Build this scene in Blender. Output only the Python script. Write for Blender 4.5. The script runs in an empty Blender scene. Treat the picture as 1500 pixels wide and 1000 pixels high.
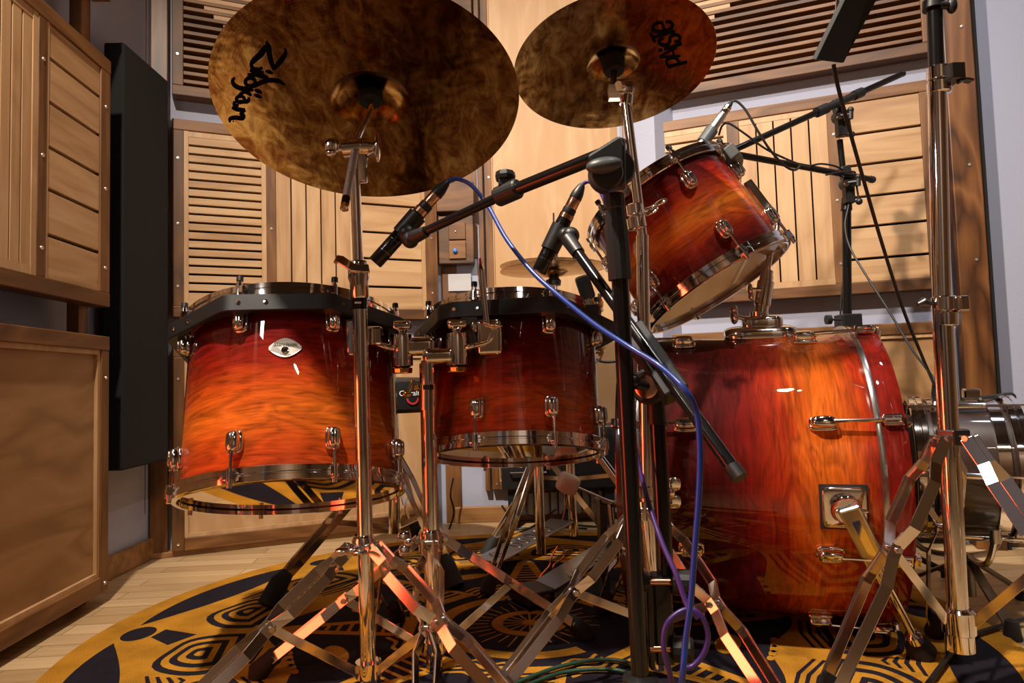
import bpy, bmesh, math, random
from mathutils import Vector, Matrix
random.seed(7)
V = Vector
COL = bpy.context.scene.collection
# ------------------------------------------------------------------ camera model (for laying things out)
CAM_H = 0.5
FPX = 1000.0
PITCH = math.atan(.057)
ROLL = math.radians(1.63)
Fw = V((0, math.cos(PITCH), math.sin(PITCH)))
_U0 = V((0, -math.sin(PITCH), math.cos(PITCH)))
_R0 = V((1, 0, 0))
CR = math.cos(ROLL)*_R0 - math.sin(ROLL)*_U0
CU = math.sin(ROLL)*_R0 + math.cos(ROLL)*_U0
CAM = V((0, 0, CAM_H))
def ray(x, y): return Fw + (x-750)/FPX*CR + (500-y)/FPX*CU
def P(x, y, Y):
    d = ray(x, y); return CAM + d*(Y/d.y)
def F(x, y, z=0.0):
    d = ray(x, y); return CAM + d*((z-CAM_H)/d.z)
def on_plane(x, y, O, N):
    d = ray(x, y); return CAM + d*((O-CAM).dot(N)/d.dot(N))

# ------------------------------------------------------------------ mesh builder
def basis(axis, up=None):
    a = axis.normalized()
    u = up or (V((0, 0, 1)) if abs(a.z) < .9 else V((0, 1, 0)))
    x = u.cross(a)
    if x.length < 1e-6: x = V((1, 0, 0)).cross(a)
    x.normalize(); y = a.cross(x)
    return x, y, a
def frame(O, axis, up=None):
    x, y, a = basis(axis, up)
    m = Matrix((x, y, a)).transposed().to_4x4(); m.translation = O
    return m
class M:
    def __init__(s): s.v = []; s.f = []; s.mi = []; s.cur = 0
    def add(s, vs, fs):
        b = len(s.v); s.v += [V(q) for q in vs]
        s.f += [tuple(i+b for i in q) for q in fs]; s.mi += [s.cur]*len(fs)
        return s
    def box(s, c, size, rot=None):
        c = V(c); hx, hy, hz = [q/2 for q in size]
        vs = [V((x, y, z)) for x in (-hx, hx) for y in (-hy, hy) for z in (-hz, hz)]
        if rot is not None: vs = [rot @ q for q in vs]
        return s.add([c+q for q in vs], [(0,1,3,2),(4,6,7,5),(0,4,5,1),(2,3,7,6),(0,2,6,4),(1,5,7,3)])
    def hexa(s, q):   # 8 corners: bottom 4 (ccw), top 4
        return s.add(q, [(3,2,1,0),(4,5,6,7),(0,1,5,4),(1,2,6,5),(2,3,7,6),(3,0,4,7)])
    def tube(s, pts, r, seg=16, caps=True):
        pts = [V(q) for q in pts]; n = len(pts)
        rs = r if isinstance(r, (list, tuple)) else [r]*n
        tang = []
        for i in range(n):
            t = (pts[min(i+1, n-1)]-pts[max(i-1, 0)])
            tang.append(t.normalized() if t.length > 1e-9 else V((0, 0, 1)))
        x, y, _ = basis(tang[0]); vs = []
        for i in range(n):
            t = tang[i]; x = (x - t*x.dot(t))
            if x.length < 1e-6: x, _, _ = basis(t)
            x.normalize(); y = t.cross(x)
            for k in range(seg):
                a = 2*math.pi*k/seg
                vs.append(pts[i]+(x*math.cos(a)+y*math.sin(a))*rs[i])
        fs = []
        for i in range(n-1):
            for k in range(seg):
                k2 = (k+1) % seg
                fs.append((i*seg+k, i*seg+k2, (i+1)*seg+k2, (i+1)*seg+k))
        if caps:
            fs.append(tuple(range(seg))[::-1]); fs.append(tuple((n-1)*seg+k for k in range(seg)))
        return s.add(vs, fs)
    def rod(s, A, B, prof, seg=20):  # profile of (fraction or absolute distance in m if >1) along A->B
        A = V(A); B = V(B); d = B-A
        # tubes with steep profile changes: build as lathe
        return s.lathe([(r, t*d.length) for t, r in prof], frame(A, d), seg)
    def lathe(s, prof, mat=None, seg=48, closed=False, a0=0, a1=2*math.pi):
        mat = mat or Matrix(); n = len(prof); vs = []; full = abs(a1-a0-2*math.pi) < 1e-6
        ns = seg if full else seg+1
        for k in range(ns):
            a = a0+(a1-a0)*k/seg; c, q = math.cos(a), math.sin(a)
            for r, z in prof: vs.append(mat @ V((r*c, r*q, z)))
        fs = []
        m = n if closed else n-1
        for k in range(seg):
            k2 = (k+1) % ns
            for i in range(m):
                j = (i+1) % n
                fs.append((k*n+i, k2*n+i, k2*n+j, k*n+j))
        if not closed and full:
            if prof[0][0] > 1e-6: fs.append(tuple(k*n for k in range(ns))[::-1])
            if prof[-1][0] > 1e-6: fs.append(tuple(k*n+n-1 for k in range(ns)))
        return s.add(vs, fs)
    def ell(s, c, rad, mat=None, e=1.0, nu=20, nv=12):   # superellipsoid
        mat = mat or Matrix(); c = V(c)
        f = lambda w: math.copysign(abs(w)**e, w); vs = []; fs = []
        for i in range(nv+1):
            p = -math.pi/2+math.pi*i/nv
            for k in range(nu):
                a = 2*math.pi*k/nu
                q = V((rad[0]*f(math.cos(p))*f(math.cos(a)), rad[1]*f(math.cos(p))*f(math.sin(a)), rad[2]*f(math.sin(p))))
                vs.append(mat @ (c+q))
        for i in range(nv):
            for k in range(nu):
                k2 = (k+1) % nu
                fs.append((i*nu+k, i*nu+k2, (i+1)*nu+k2, (i+1)*nu+k))
        return s.add(vs, fs)
    def bar(s, pts, w, h, side):   # rectangular section swept along pts; w along 'side', h across
        pts = [V(q) for q in pts]; n = len(pts); side = V(side); vs = []
        for i in range(n):
            t = (pts[min(i+1, n-1)]-pts[max(i-1, 0)]).normalized()
            x = (side-t*side.dot(t)).normalized(); y = t.cross(x)
            for a, b in ((-1,-1),(1,-1),(1,1),(-1,1)):
                vs.append(pts[i]+x*(a*w/2)+y*(b*h/2))
        fs = [(0,3,2,1)]
        for i in range(n-1):
            for k in range(4):
                k2 = (k+1) % 4
                fs.append((i*4+k, i*4+k2, (i+1)*4+k2, (i+1)*4+k))
        b = (n-1)*4; fs.append((b, b+1, b+2, b+3))
        return s.add(vs, fs)
    def prism(s, poly, d):   # 3D polygon extruded by vector d
        n = len(poly); d = V(d)
        vs = [V(q) for q in poly]+[V(q)+d for q in poly]
        fs = [tuple(range(n))[::-1], tuple(range(n, 2*n))]+[(i, (i+1) % n, n+(i+1) % n, n+i) for i in range(n)]
        return s.add(vs, fs)

MATRIX = {}
def mat_of(o): return MATRIX.get(o.name, Matrix()) if o else Matrix()
def obj(name, m, mats, parent=None, smooth=True, bevel=0, local=False, angle=35, label=None):
    me = bpy.data.meshes.new(name)
    P_ = mat_of(parent)
    inv = Matrix() if local else P_.inverted()
    me.from_pydata([tuple(inv @ q) for q in m.v], [], m.f)
    mats = mats if isinstance(mats, (list, tuple)) else [mats]
    for k in mats: me.materials.append(k)
    if len(mats) > 1: me.polygons.foreach_set('material_index', m.mi)
    bmm = bmesh.new(); bmm.from_mesh(me); bmesh.ops.recalc_face_normals(bmm, faces=bmm.faces); bmm.to_mesh(me); bmm.free()
    if smooth:
        me.polygons.foreach_set('use_smooth', [True]*len(me.polygons))
        me.set_sharp_from_angle(angle=math.radians(angle))
    me.update()
    o = bpy.data.objects.new(name, me); COL.objects.link(o)
    if parent:
        o.parent = parent; MATRIX[o.name] = P_.copy()
    if bevel:
        b = o.modifiers.new('edge', 'BEVEL'); b.width = bevel; b.segments = 2 if bevel < .006 else 5; b.limit_method = 'ANGLE'; b.angle_limit = math.radians(40)
    if label: o['label'] = label
    return o
def dup(o, mat, parent=None):
    c = o.copy(); COL.objects.link(c); c.parent = parent or o.parent
    c.matrix_local = mat; return c
def tag(o, label, cat, group=None, kind=None):
    o['label'] = label
    if cat: o['category'] = cat
    if group: o['group'] = group
    if kind: o['kind'] = kind
    return o
def thing(name, label, cat, loc=(0, 0, 0), mat=None, group=None):
    o = bpy.data.objects.new(name, None); COL.objects.link(o); o.empty_display_size = .05
    m = mat.copy() if mat is not None else Matrix.Translation(V(loc))
    o.matrix_world = m; MATRIX[o.name] = m
    return tag(o, label, cat, group)
def struct(name, m, mat, **k):
    o = obj(name, m, mat, **k); o['kind'] = 'structure'; return o
def ground(x, y): return .0093 if ((x-.02)/.885)**2+((y-1.42)/.825)**2 < 1 else .001
def catmull(pts, n=8):
    pts = [V(q) for q in pts]; out = []
    for i in range(len(pts)-1):
        p0 = pts[max(i-1, 0)]; p1 = pts[i]; p2 = pts[i+1]; p3 = pts[min(i+2, len(pts)-1)]
        for k in range(n):
            t = k/n
            out.append(.5*((2*p1)+(p2-p0)*t+(2*p0-5*p1+4*p2-p3)*t*t+(3*p1-p0-3*p2+p3)*t**3))
    out.append(pts[-1]); return out
def text_geo(txt, size, shear=0):
    cu = bpy.data.curves.new('lettering', 'FONT'); cu.body = txt; cu.size = size; cu.shear = shear
    cu.align_x = 'CENTER'; cu.align_y = 'CENTER'
    o = bpy.data.objects.new('lettering', cu); COL.objects.link(o)
    dg = bpy.context.evaluated_depsgraph_get(); me = o.evaluated_get(dg).to_mesh()
    vs = [v.co.copy() for v in me.vertices]; fs = [tuple(p.vertices) for p in me.polygons]
    o.evaluated_get(dg).to_mesh_clear(); bpy.data.objects.remove(o); bpy.data.curves.remove(cu)
    return vs, fs

# ------------------------------------------------------------------ materials
def new_mat(name):
    m = bpy.data.materials.new(name); m.use_nodes = True
    nt = m.node_tree; b = nt.nodes['Principled BSDF']
    return m, nt, b
def N(nt, t, **k):
    n = nt.nodes.new(t)
    for a, v in k.items():
        if a.startswith('i_'): n.inputs[a[2:].replace('_', ' ')].default_value = v
        else: setattr(n, a, v)
    return n
def simple(name, col, rough=.5, metal=0, coat=0, spec=.5, bump=0, bscale=200, vary=0):
    m, nt, b = new_mat(name)
    b.inputs['Base Color'].default_value = (*col, 1); b.inputs['Roughness'].default_value = rough
    b.inputs['Metallic'].default_value = metal; b.inputs['Coat Weight'].default_value = coat
    b.inputs['Coat Roughness'].default_value = .04; b.inputs['Specular IOR Level'].default_value = spec
    if bump or vary:
        tc = N(nt, 'ShaderNodeTexCoord'); no = N(nt, 'ShaderNodeTexNoise', i_Scale=bscale, i_Detail=5.0)
        nt.links.new(tc.outputs['Object'], no.inputs['Vector'])
        if bump:
            bp = N(nt, 'ShaderNodeBump', i_Strength=bump, i_Distance=.002)
            nt.links.new(no.outputs['Fac'], bp.inputs['Height']); nt.links.new(bp.outputs['Normal'], b.inputs['Normal'])
        if vary:
            rp = N(nt, 'ShaderNodeMapRange', i_To_Min=max(0, rough-vary), i_To_Max=rough+vary)
            nt.links.new(no.outputs['Fac'], rp.inputs['Value']); nt.links.new(rp.outputs['Result'], b.inputs['Roughness'])
    return m
def ramp(nt, stops):
    r = N(nt, 'ShaderNodeValToRGB'); e = r.color_ramp.elements
    while len(e) > 1: e.remove(e[0])
    e[0].position = stops[0][0]; e[0].color = (*stops[0][1], 1)
    for p, c in stops[1:]:
        q = e.new(p); q.color = (*c, 1)
    return r
def wood(name, c_dark, c_mid, c_light, ang=0, horiz=True, rough=.5, grain=1.0, coat=0.0, figure=0.5, isl=.25):
    """grain runs along a horizontal direction turned by ang degrees, or along z"""
    m, nt, b = new_mat(name); L = nt.links.new
    tc = N(nt, 'ShaderNodeTexCoord'); geo = N(nt, 'ShaderNodeNewGeometry')
    mp0 = N(nt, 'ShaderNodeMapping'); mp0.inputs['Rotation'].default_value = (0, 0, math.radians(-ang))
    L(tc.outputs['Object'], mp0.inputs['Vector'])
    off = N(nt, 'ShaderNodeMath', operation='MULTIPLY'); off.inputs[1].default_value = 37.0
    L(geo.outputs['Random Per Island'], off.inputs[0])
    cmb = N(nt, 'ShaderNodeCombineXYZ'); [L(off.outputs[0], cmb.inputs[i]) for i in range(3)]
    add = N(nt, 'ShaderNodeVectorMath', operation='ADD'); L(mp0.outputs[0], add.inputs[0]); L(cmb.outputs[0], add.inputs[1])
    mp = N(nt, 'ShaderNodeMapping')
    mp.inputs['Scale'].default_value = (1.6, 26, 26) if horiz else (26, 26, 1.6)
    L(add.outputs[0], mp.inputs['Vector'])
    n1 = N(nt, 'ShaderNodeTexNoise', i_Scale=1.0*grain, i_Detail=6.0, i_Roughness=.6, i_Distortion=1.2); L(mp.outputs[0], n1.inputs['Vector'])
    mp2 = N(nt, 'ShaderNodeMapping')
    mp2.inputs['Scale'].default_value = (2.2, 9, 9) if horiz else (9, 9, 2.2)
    L(add.outputs[0], mp2.inputs['Vector'])
    n2 = N(nt, 'ShaderNodeTexNoise', i_Scale=.8, i_Detail=2.0, i_Distortion=.6); L(mp2.outputs[0], n2.inputs['Vector'])
    mul = N(nt, 'ShaderNodeMath', operation='MULTIPLY'); mul.inputs[1].default_value = 9.0; L(n2.outputs['Fac'], mul.inputs[0])
    frc = N(nt, 'ShaderNodeMath', operation='PINGPONG'); frc.inputs[1].default_value = 1.0; L(mul.outputs[0], frc.inputs[0])
    mx = N(nt, 'ShaderNodeMix', data_type='FLOAT'); mx.inputs[0].default_value = figure*.6
    L(n1.outputs['Fac'], mx.inputs[2]); L(frc.outputs[0], mx.inputs[3])
    sh = N(nt, 'ShaderNodeMath', operation='MULTIPLY_ADD'); sh.inputs[1].default_value = isl; sh.inputs[2].default_value = -isl/2
    L(geo.outputs['Random Per Island'], sh.inputs[0])
    ad = N(nt, 'ShaderNodeMath', operation='ADD'); L(mx.outputs[0], ad.inputs[0]); L(sh.outputs[0], ad.inputs[1])
    rp = ramp(nt, [(.22, c_dark), (.5, c_mid), (.78, c_light)]); L(ad.outputs[0], rp.inputs[0])
    L(rp.outputs[0], b.inputs['Base Color'])
    b.inputs['Roughness'].default_value = rough; b.inputs['Coat Weight'].default_value = coat; b.inputs['Coat Roughness'].default_value = .12
    bp = N(nt, 'ShaderNodeBump', i_Strength=.25, i_Distance=.001); L(n1.outputs['Fac'], bp.inputs['Height']); L(bp.outputs['Normal'], b.inputs['Normal'])
    return m
def lacquer(name, H, stops, z0=0.0):
    m, nt, b = new_mat(name); L = nt.links.new
    tc = N(nt, 'ShaderNodeTexCoord'); sp = N(nt, 'ShaderNodeSeparateXYZ'); L(tc.outputs['Object'], sp.inputs[0])
    mp = N(nt, 'ShaderNodeMapping'); mp.inputs['Scale'].default_value = (9, 9, 120); L(tc.outputs['Object'], mp.inputs['Vector'])
    n1 = N(nt, 'ShaderNodeTexNoise', i_Scale=1.8, i_Detail=7.0, i_Roughness=.62, i_Distortion=1.0); L(mp.outputs[0], n1.inputs['Vector'])
    mp2 = N(nt, 'ShaderNodeMapping'); mp2.inputs['Scale'].default_value = (6, 6, 22); L(tc.outputs['Object'], mp2.inputs['Vector'])
    n2 = N(nt, 'ShaderNodeTexNoise', i_Scale=1.0, i_Detail=2.0, i_Distortion=1.0); L(mp2.outputs[0], n2.inputs['Vector'])
    ml = N(nt, 'ShaderNodeMath', operation='MULTIPLY'); ml.inputs[1].default_value = 9; L(n2.outputs['Fac'], ml.inputs[0])
    pp = N(nt, 'ShaderNodeMath', operation='PINGPONG'); pp.inputs[1].default_value = 1; L(ml.outputs[0], pp.inputs[0])
    dv = N(nt, 'ShaderNodeMapRange'); dv.inputs['From Min'].default_value = z0; dv.inputs['From Max'].default_value = z0+H
    L(sp.outputs['Z'], dv.inputs['Value'])
    wob = N(nt, 'ShaderNodeMath', operation='MULTIPLY_ADD'); wob.inputs[1].default_value = .14; wob.inputs[2].default_value = -.07
    L(n2.outputs['Fac'], wob.inputs[0])
    ad = N(nt, 'ShaderNodeMath', operation='ADD'); L(dv.outputs[0], ad.inputs[0]); L(wob.outputs[0], ad.inputs[1])
    rp = ramp(nt, stops); L(ad.outputs[0], rp.inputs[0])
    gr = N(nt, 'ShaderNodeMix', data_type='FLOAT'); gr.inputs[0].default_value = .22; L(n1.outputs['Fac'], gr.inputs[2]); L(pp.outputs[0], gr.inputs[3])
    mr = N(nt, 'ShaderNodeMapRange', i_To_Min=.35, i_To_Max=1.35); mr.inputs['From Min'].default_value = .25; mr.inputs['From Max'].default_value = .75
    L(gr.outputs[0], mr.inputs['Value'])
    hs = N(nt, 'ShaderNodeHueSaturation'); L(rp.outputs[0], hs.inputs['Color']); L(mr.outputs[0], hs.inputs['Value'])
    L(hs.outputs[0], b.inputs['Base Color'])
    b.inputs['Roughness'].default_value = .6; b.inputs['Specular IOR Level'].default_value = .05; b.inputs['Coat Weight'].default_value = 1.0; b.inputs['Coat Roughness'].default_value = .015
    b.inputs['Coat IOR'].default_value = 1.5
    return m
def cymbal_mat(name, base, dark, light):
    m, nt, b = new_mat(name); L = nt.links.new
    tc = N(nt, 'ShaderNodeTexCoord')
    mpc = N(nt, 'ShaderNodeMapping'); mpc.inputs['Scale'].default_value = (1, 2.2, 1); mpc.inputs['Rotation'].default_value = (0, 0, .5); L(tc.outputs['Object'], mpc.inputs['Vector'])
    n1 = N(nt, 'ShaderNodeTexNoise', i_Scale=15.0, i_Detail=12.0, i_Roughness=.74, i_Distortion=.7); L(mpc.outputs[0], n1.inputs['Vector'])
    rp = ramp(nt, [(.40, dark), (.51, base), (.62, light)]); L(n1.outputs['Fac'], rp.inputs[0]); L(rp.outputs[0], b.inputs['Base Color'])
    b.inputs['Metallic'].default_value = 1
    rr = N(nt, 'ShaderNodeMapRange', i_To_Min=.02, i_To_Max=.34); L(n1.outputs['Fac'], rr.inputs['Value']); L(rr.outputs[0], b.inputs['Roughness'])
    # lathe grooves and hammering
    sp = N(nt, 'ShaderNodeSeparateXYZ'); L(tc.outputs['Object'], sp.inputs[0])
    cb = N(nt, 'ShaderNodeCombineXYZ'); L(sp.outputs['X'], cb.inputs[0]); L(sp.outputs['Y'], cb.inputs[1])
    ln = N(nt, 'ShaderNodeVectorMath', operation='LENGTH'); L(cb.outputs[0], ln.inputs[0])
    sc = N(nt, 'ShaderNodeMath', operation='MULTIPLY'); sc.inputs[1].default_value = 230; L(ln.outputs['Value'], sc.inputs[0])
    n3 = N(nt, 'ShaderNodeTexNoise', noise_dimensions='1D', i_Scale=2.5, i_Detail=3.0); L(sc.outputs[0], n3.inputs['W'])
    n4 = N(nt, 'ShaderNodeTexNoise', i_Scale=38.0, i_Detail=1.0); L(tc.outputs['Object'], n4.inputs['Vector'])
    b1 = N(nt, 'ShaderNodeBump', i_Strength=.16, i_Distance=.0006); L(n3.outputs['Fac'], b1.inputs['Height'])
    b2 = N(nt, 'ShaderNodeBump', i_Strength=.35, i_Distance=.003); L(n4.outputs['Fac'], b2.inputs['Height']); L(b1.outputs['Normal'], b2.inputs['Normal'])
    L(b2.outputs['Normal'], b.inputs['Normal'])
    return m
def head_mat(name, tint, base_fac=.06, ior=1.65):
    m, nt, b = new_mat(name); L = nt.links.new
    nt.nodes.remove(b); out = [n for n in nt.nodes if n.type == 'OUTPUT_MATERIAL'][0]
    t = N(nt, 'ShaderNodeBsdfTransparent'); t.inputs[0].default_value = (*tint, 1)
    g = N(nt, 'ShaderNodeBsdfGlossy'); g.inputs['Roughness'].default_value = .02; g.inputs['Color'].default_value = (1, .93, .85, 1)
    fr = N(nt, 'ShaderNodeFresnel', i_IOR=ior)
    mx = N(nt, 'ShaderNodeMixShader'); L(fr.outputs[0], mx.inputs[0]); L(t.outputs[0], mx.inputs[1]); L(g.outputs[0], mx.inputs[2])
    L(mx.outputs[0], out.inputs['Surface']); return m

CHROME = simple('chrome', (.83, .80, .79), .07, 1, bump=.03, bscale=30)
CHROME_SATIN = simple('satin_chrome', (.62, .6, .59), .22, 1)
STEEL_DARK = simple('dark_steel', (.16, .15, .15), .3, 1)
BRASS = simple('brass', (.62, .4, .13), .2, 1)
BLACK_METAL = simple('black_metal', (.006, .0055, .006), .2, 0, coat=.15, spec=.4)
BLACK_PLASTIC = simple('black_plastic', (.011, .011, .012), .42, 0, bump=.08, bscale=600)
GREY_PLASTIC = simple('grey_plastic', (.06, .065, .068), .4, 0, bump=.08, bscale=600)
RUBBER = simple('rubber', (.012, .011, .011), .75, 0)
FELT_BLACK = simple('black_felt', (.01, .01, .01), .95, 0, bump=.3, bscale=900)
FOAM = simple('black_foam', (.0045, .0045, .005), .95, 0, bump=.6, bscale=450)
PLASTER = simple('plaster', (.38, .405, .53), .85, 0, bump=.35, bscale=160)
PLASTER_WARM = simple('warm_plaster', (.5, .42, .4), .9, 0)
PLASTER_CEIL = simple('ceiling_paint', (.09, .06, .04), .9, 0)
BLACKBACK = simple('black_backing', (.004, .003, .003), .9, 0)
SCREW = simple('screw_steel', (.8, .78, .74), .3, 1)
CABLE_BLUE = simple('blue_cable', (.008, .04, .27), .35, 0, coat=.2)
CABLE_PURPLE = simple('purple_cable', (.05, .02, .16), .38, 0, coat=.2)
CABLE_GREEN = simple('green_cable', (.01, .05, .03), .5, 0)
CABLE_BLACK = simple('black_cable', (.012, .012, .013), .45, 0)
INK = simple('printed_ink', (.004, .003, .004), .9, 0, spec=.05)
WHITE_INK = simple('white_ink', (.85, .83, .83), .6, 0)
RED_INK = simple('red_ink', (.5, .02, .03), .6, 0)
PEWTER = simple('pewter', (.55, .52, .47), .35, 1)
FELT_WHITE = simple('white_felt', (.72, .66, .6), .95, 0, bump=.5, bscale=700)
VINYL = simple('black_vinyl', (.012, .012, .013), .38, 0, bump=.1, bscale=300)
BLUE_PAINT = simple('blue_knob', (.02, .2, .75), .4, 0)
PAPER_BLUE = simple('blue_print', (.08, .3, .6), .6, 0)
PAPER = simple('white_paper', (.5, .5, .52), .7, 0)
COPPER = simple('copper_ring', (.75, .42, .28), .22, 1)
MIC_SILVER = simple('mic_nickel', (.72, .68, .64), .3, 1)
MATTE_BLACK = simple('matte_black_card', (.003, .0025, .002), .7, 0)
MAROON = simple('maroon_lacquer', (.05, .004, .004), .3, 0, coat=1)
D_, M_, L_ = (.055, .019, .004), (.145, .056, .013), (.24, .105, .03)         # frame timber
PD, PM, PL = (.33, .175, .075), (.48, .285, .137), (.57, .365, .195)          # plywood boards
WANG = {'L': 94, 'BL': 23.5, 'CE': 0, 'BR': -21.3}
WF_H = {k: wood('frame_timber_across_'+k, D_, M_, L_, a, True) for k, a in WANG.items()}
WF_V = wood('frame_timber_upright', D_, M_, L_, 0, False)
WP_H = {k: wood('board_timber_across_'+k, PD, PM, PL, a, True, figure=.35) for k, a in WANG.items()}
WP_V = wood('board_timber_upright', PD, PM, PL, 0, False, figure=.35)
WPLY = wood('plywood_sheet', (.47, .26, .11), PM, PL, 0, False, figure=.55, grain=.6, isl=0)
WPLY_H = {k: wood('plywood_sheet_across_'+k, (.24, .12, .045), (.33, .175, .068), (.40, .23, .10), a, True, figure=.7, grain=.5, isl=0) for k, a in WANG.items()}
WDARK_V = wood('stained_post', (.05, .016, .004), (.15, .055, .014), (.26, .11, .035), 0, False, figure=.7, rough=.4)
WDARK_H = wood('stained_timber', (.05, .02, .006), (.13, .055, .017), (.2, .09, .03), 0, True, figure=.7, rough=.45)
WINNER = wood('shell_inner', (.25, .13, .05), (.36, .2, .09), (.45, .27, .13), 0, True)
SKIRT = wood('skirting_timber', (.2, .09, .03), (.33, .16, .055), (.42, .22, .08), 0, True)
def floor_mat():
    m, nt, b = new_mat('oak_laminate'); L = nt.links.new
    tc = N(nt, 'ShaderNodeTexCoord'); mp = N(nt, 'ShaderNodeMapping'); mp.inputs['Rotation'].default_value = (0, 0, math.radians(-4))
    L(tc.outputs['Object'], mp.inputs['Vector'])
    br = N(nt, 'ShaderNodeTexBrick', offset=.37, i_Scale=1.0); br.inputs['Color1'].default_value = (.45, .29, .14, 1); br.inputs['Color2'].default_value = (.64, .45, .25, 1)
    br.inputs['Mortar'].default_value = (.25, .15, .07, 1); br.inputs['Mortar Size'].default_value = .0012
    br.inputs['Brick Width'].default_value = .62; br.inputs['Row Height'].default_value = .058
    L(mp.outputs[0], br.inputs['Vector'])
    mp2 = N(nt, 'ShaderNodeMapping'); mp2.inputs['Scale'].default_value = (2.5, 45, 1); L(mp.outputs[0], mp2.inputs['Vector'])
    n = N(nt, 'ShaderNodeTexNoise', i_Scale=1.5, i_Detail=5.0, i_Distortion=.8); L(mp2.outputs[0], n.inputs['Vector'])
    mr = N(nt, 'ShaderNodeMapRange', i_To_Min=.7, i_To_Max=1.25); L(n.outputs['Fac'], mr.inputs['Value'])
    hs = N(nt, 'ShaderNodeHueSaturation'); L(br.outputs['Color'], hs.inputs['Color']); L(mr.outputs[0], hs.inputs['Value'])
    L(hs.outputs[0], b.inputs['Base Color']); b.inputs['Roughness'].default_value = .38
    return m
FLOOR = floor_mat()
def rug_mat(name, col):
    m, nt, b = new_mat(name); L = nt.links.new
    tc = N(nt, 'ShaderNodeTexCoord'); n = N(nt, 'ShaderNodeTexNoise', i_Scale=420.0, i_Detail=3.0); L(tc.outputs['Object'], n.inputs['Vector'])
    n2 = N(nt, 'ShaderNodeTexNoise', i_Scale=14.0, i_Detail=3.0); L(tc.outputs['Object'], n2.inputs['Vector'])
    mm = N(nt, 'ShaderNodeMath', operation='ADD'); L(n.outputs['Fac'], mm.inputs[0]); L(n2.outputs['Fac'], mm.inputs[1])
    mr = N(nt, 'ShaderNodeMapRange', i_To_Min=.55, i_To_Max=1.4); mr.inputs['From Min'].default_value = .6; mr.inputs['From Max'].default_value = 1.4
    L(mm.outputs[0], mr.inputs['Value'])
    hs = N(nt, 'ShaderNodeHueSaturation'); hs.inputs['Color'].default_value = (*col, 1); L(mr.outputs[0], hs.inputs['Value'])
    L(hs.outputs[0], b.inputs['Base Color']); b.inputs['Roughness'].default_value = .95; b.inputs['Specular IOR Level'].default_value = .15
    bp = N(nt, 'ShaderNodeBump', i_Strength=.6, i_Distance=.002); L(n.outputs['Fac'], bp.inputs['Height']); L(bp.outputs['Normal'], b.inputs['Normal'])
    return m
RUG_DARK = rug_mat('navy_pile', (.013, .010, .017))
RUG_GOLD = rug_mat('gold_pile', (.44, .20, .018))
# ------------------------------------------------------------------ room
class Wall:
    def __init__(s, O, key):
        a = math.radians(WANG[key]); s.key = key; s.O = V((O[0], O[1], 0))
        s.D = V((math.cos(a), math.sin(a), 0)); s.N = V((s.D.y, -s.D.x, 0))
        s.rot = Matrix((s.D, -s.N, V((0, 0, 1)))).transposed()
    def pt(s, a, z, off=0.0): return s.O+s.D*a+s.N*off+V((0, 0, z))
    def sz(s, x, y, off=0.0):
        q = on_plane(x, y, s.O+s.N*off, s.N); return (q-s.O).dot(s.D), q.z
    def s(s, x, y, off=0.0): return s.sz(x, y, off)[0]
    def box(s, m, s0, s1, z0, z1, o0, o1):
        return m.hexa([s.pt(s0, z0, o1), s.pt(s1, z0, o1), s.pt(s1, z0, o0), s.pt(s0, z0, o0),
                       s.pt(s0, z1, o1), s.pt(s1, z1, o1), s.pt(s1, z1, o0), s.pt(s0, z1, o0)])
    def screw(s, m, a, z, off=0.0):
        m.lathe([(0, 0), (.0045, 0), (.004, .0018), (.0015, .002), (0, .001)], frame(s.pt(a, z, off), s.N), 12)
WL = Wall((-.981, 1.662), 'L'); WB = Wall((-1.009, 2.075), 'BL'); WC = Wall((-.28, 2.43), 'CE'); WR = Wall((.425, 2.27), 'BR')
CEIL = 2.5
# corner points of the real (plaster) walls in plan
c0 = V((-1.10, -2.3)); c1 = V((-1.10, 2.092)); c2 = V((-.24, 2.468)); c3 = V((.40, 2.49))
q = WR.pt(1.62, 0, -.055); c4 = V((q.x, q.y)); q = WR.pt(0, 0, -.055); c3b = V((q.x, q.y)); c5 = V((2.05, -2.3))
c3 = V((c3b.x+.16, 2.478))
def wall_between(name, a, b, mat=PLASTER, z0=-.002, z1=CEIL, th=.12):
    d = (b-a); n = V((d.y, -d.x)).normalized(); e = d.normalized()*.06
    a2, b2 = a-e, b+e
    m = M(); lo = [V((*a2, z0)), V((*b2, z0)), V((*(b2-n*th), z0)), V((*(a2-n*th), z0))]
    m.hexa(lo+[q+V((0, 0, z1-z0)) for q in lo]); return struct(name, m, mat, smooth=False)
WBACKROOM = wood('dark_room_panelling', (.12, .07, .035), (.22, .13, .065), (.32, .20, .11), 0, False)
wall_between('wall_left', c0, c1); wall_between('wall_back_left', c1, c2); wall_between('wall_back', c2, c3); wall_between('wall_back_corner', c3, c3b)
wall_between('wall_back_right', c3b, c4); wall_between('wall_right', c4, c5, WBACKROOM)
wall_between('wall_front', c5, c0, WBACKROOM)
m = M()
for x0, x1, z0, z1 in ((.25, .85, .02, 2.02), (-.75, -.55, .9, 1.9)): m.box(((x0+x1)/2, -2.27, (z0+z1)/2), (x1-x0, .04, z1-z0))
struct('reflector_boards', m, PLASTER_WARM, smooth=False, bevel=.004)  # unseen pale boards added on the front wall for bright chrome reflections
m = M(); m.hexa([V((-1.3, -2.5, -.1)), V((2.4, -2.5, -.1)), V((2.4, 2.8, -.1)), V((-1.3, 2.8, -.1)),
                 V((-1.3, -2.5, 0)), V((2.4, -2.5, 0)), V((2.4, 2.8, 0)), V((-1.3, 2.8, 0))]); struct('floor', m, FLOOR, smooth=False)
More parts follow.
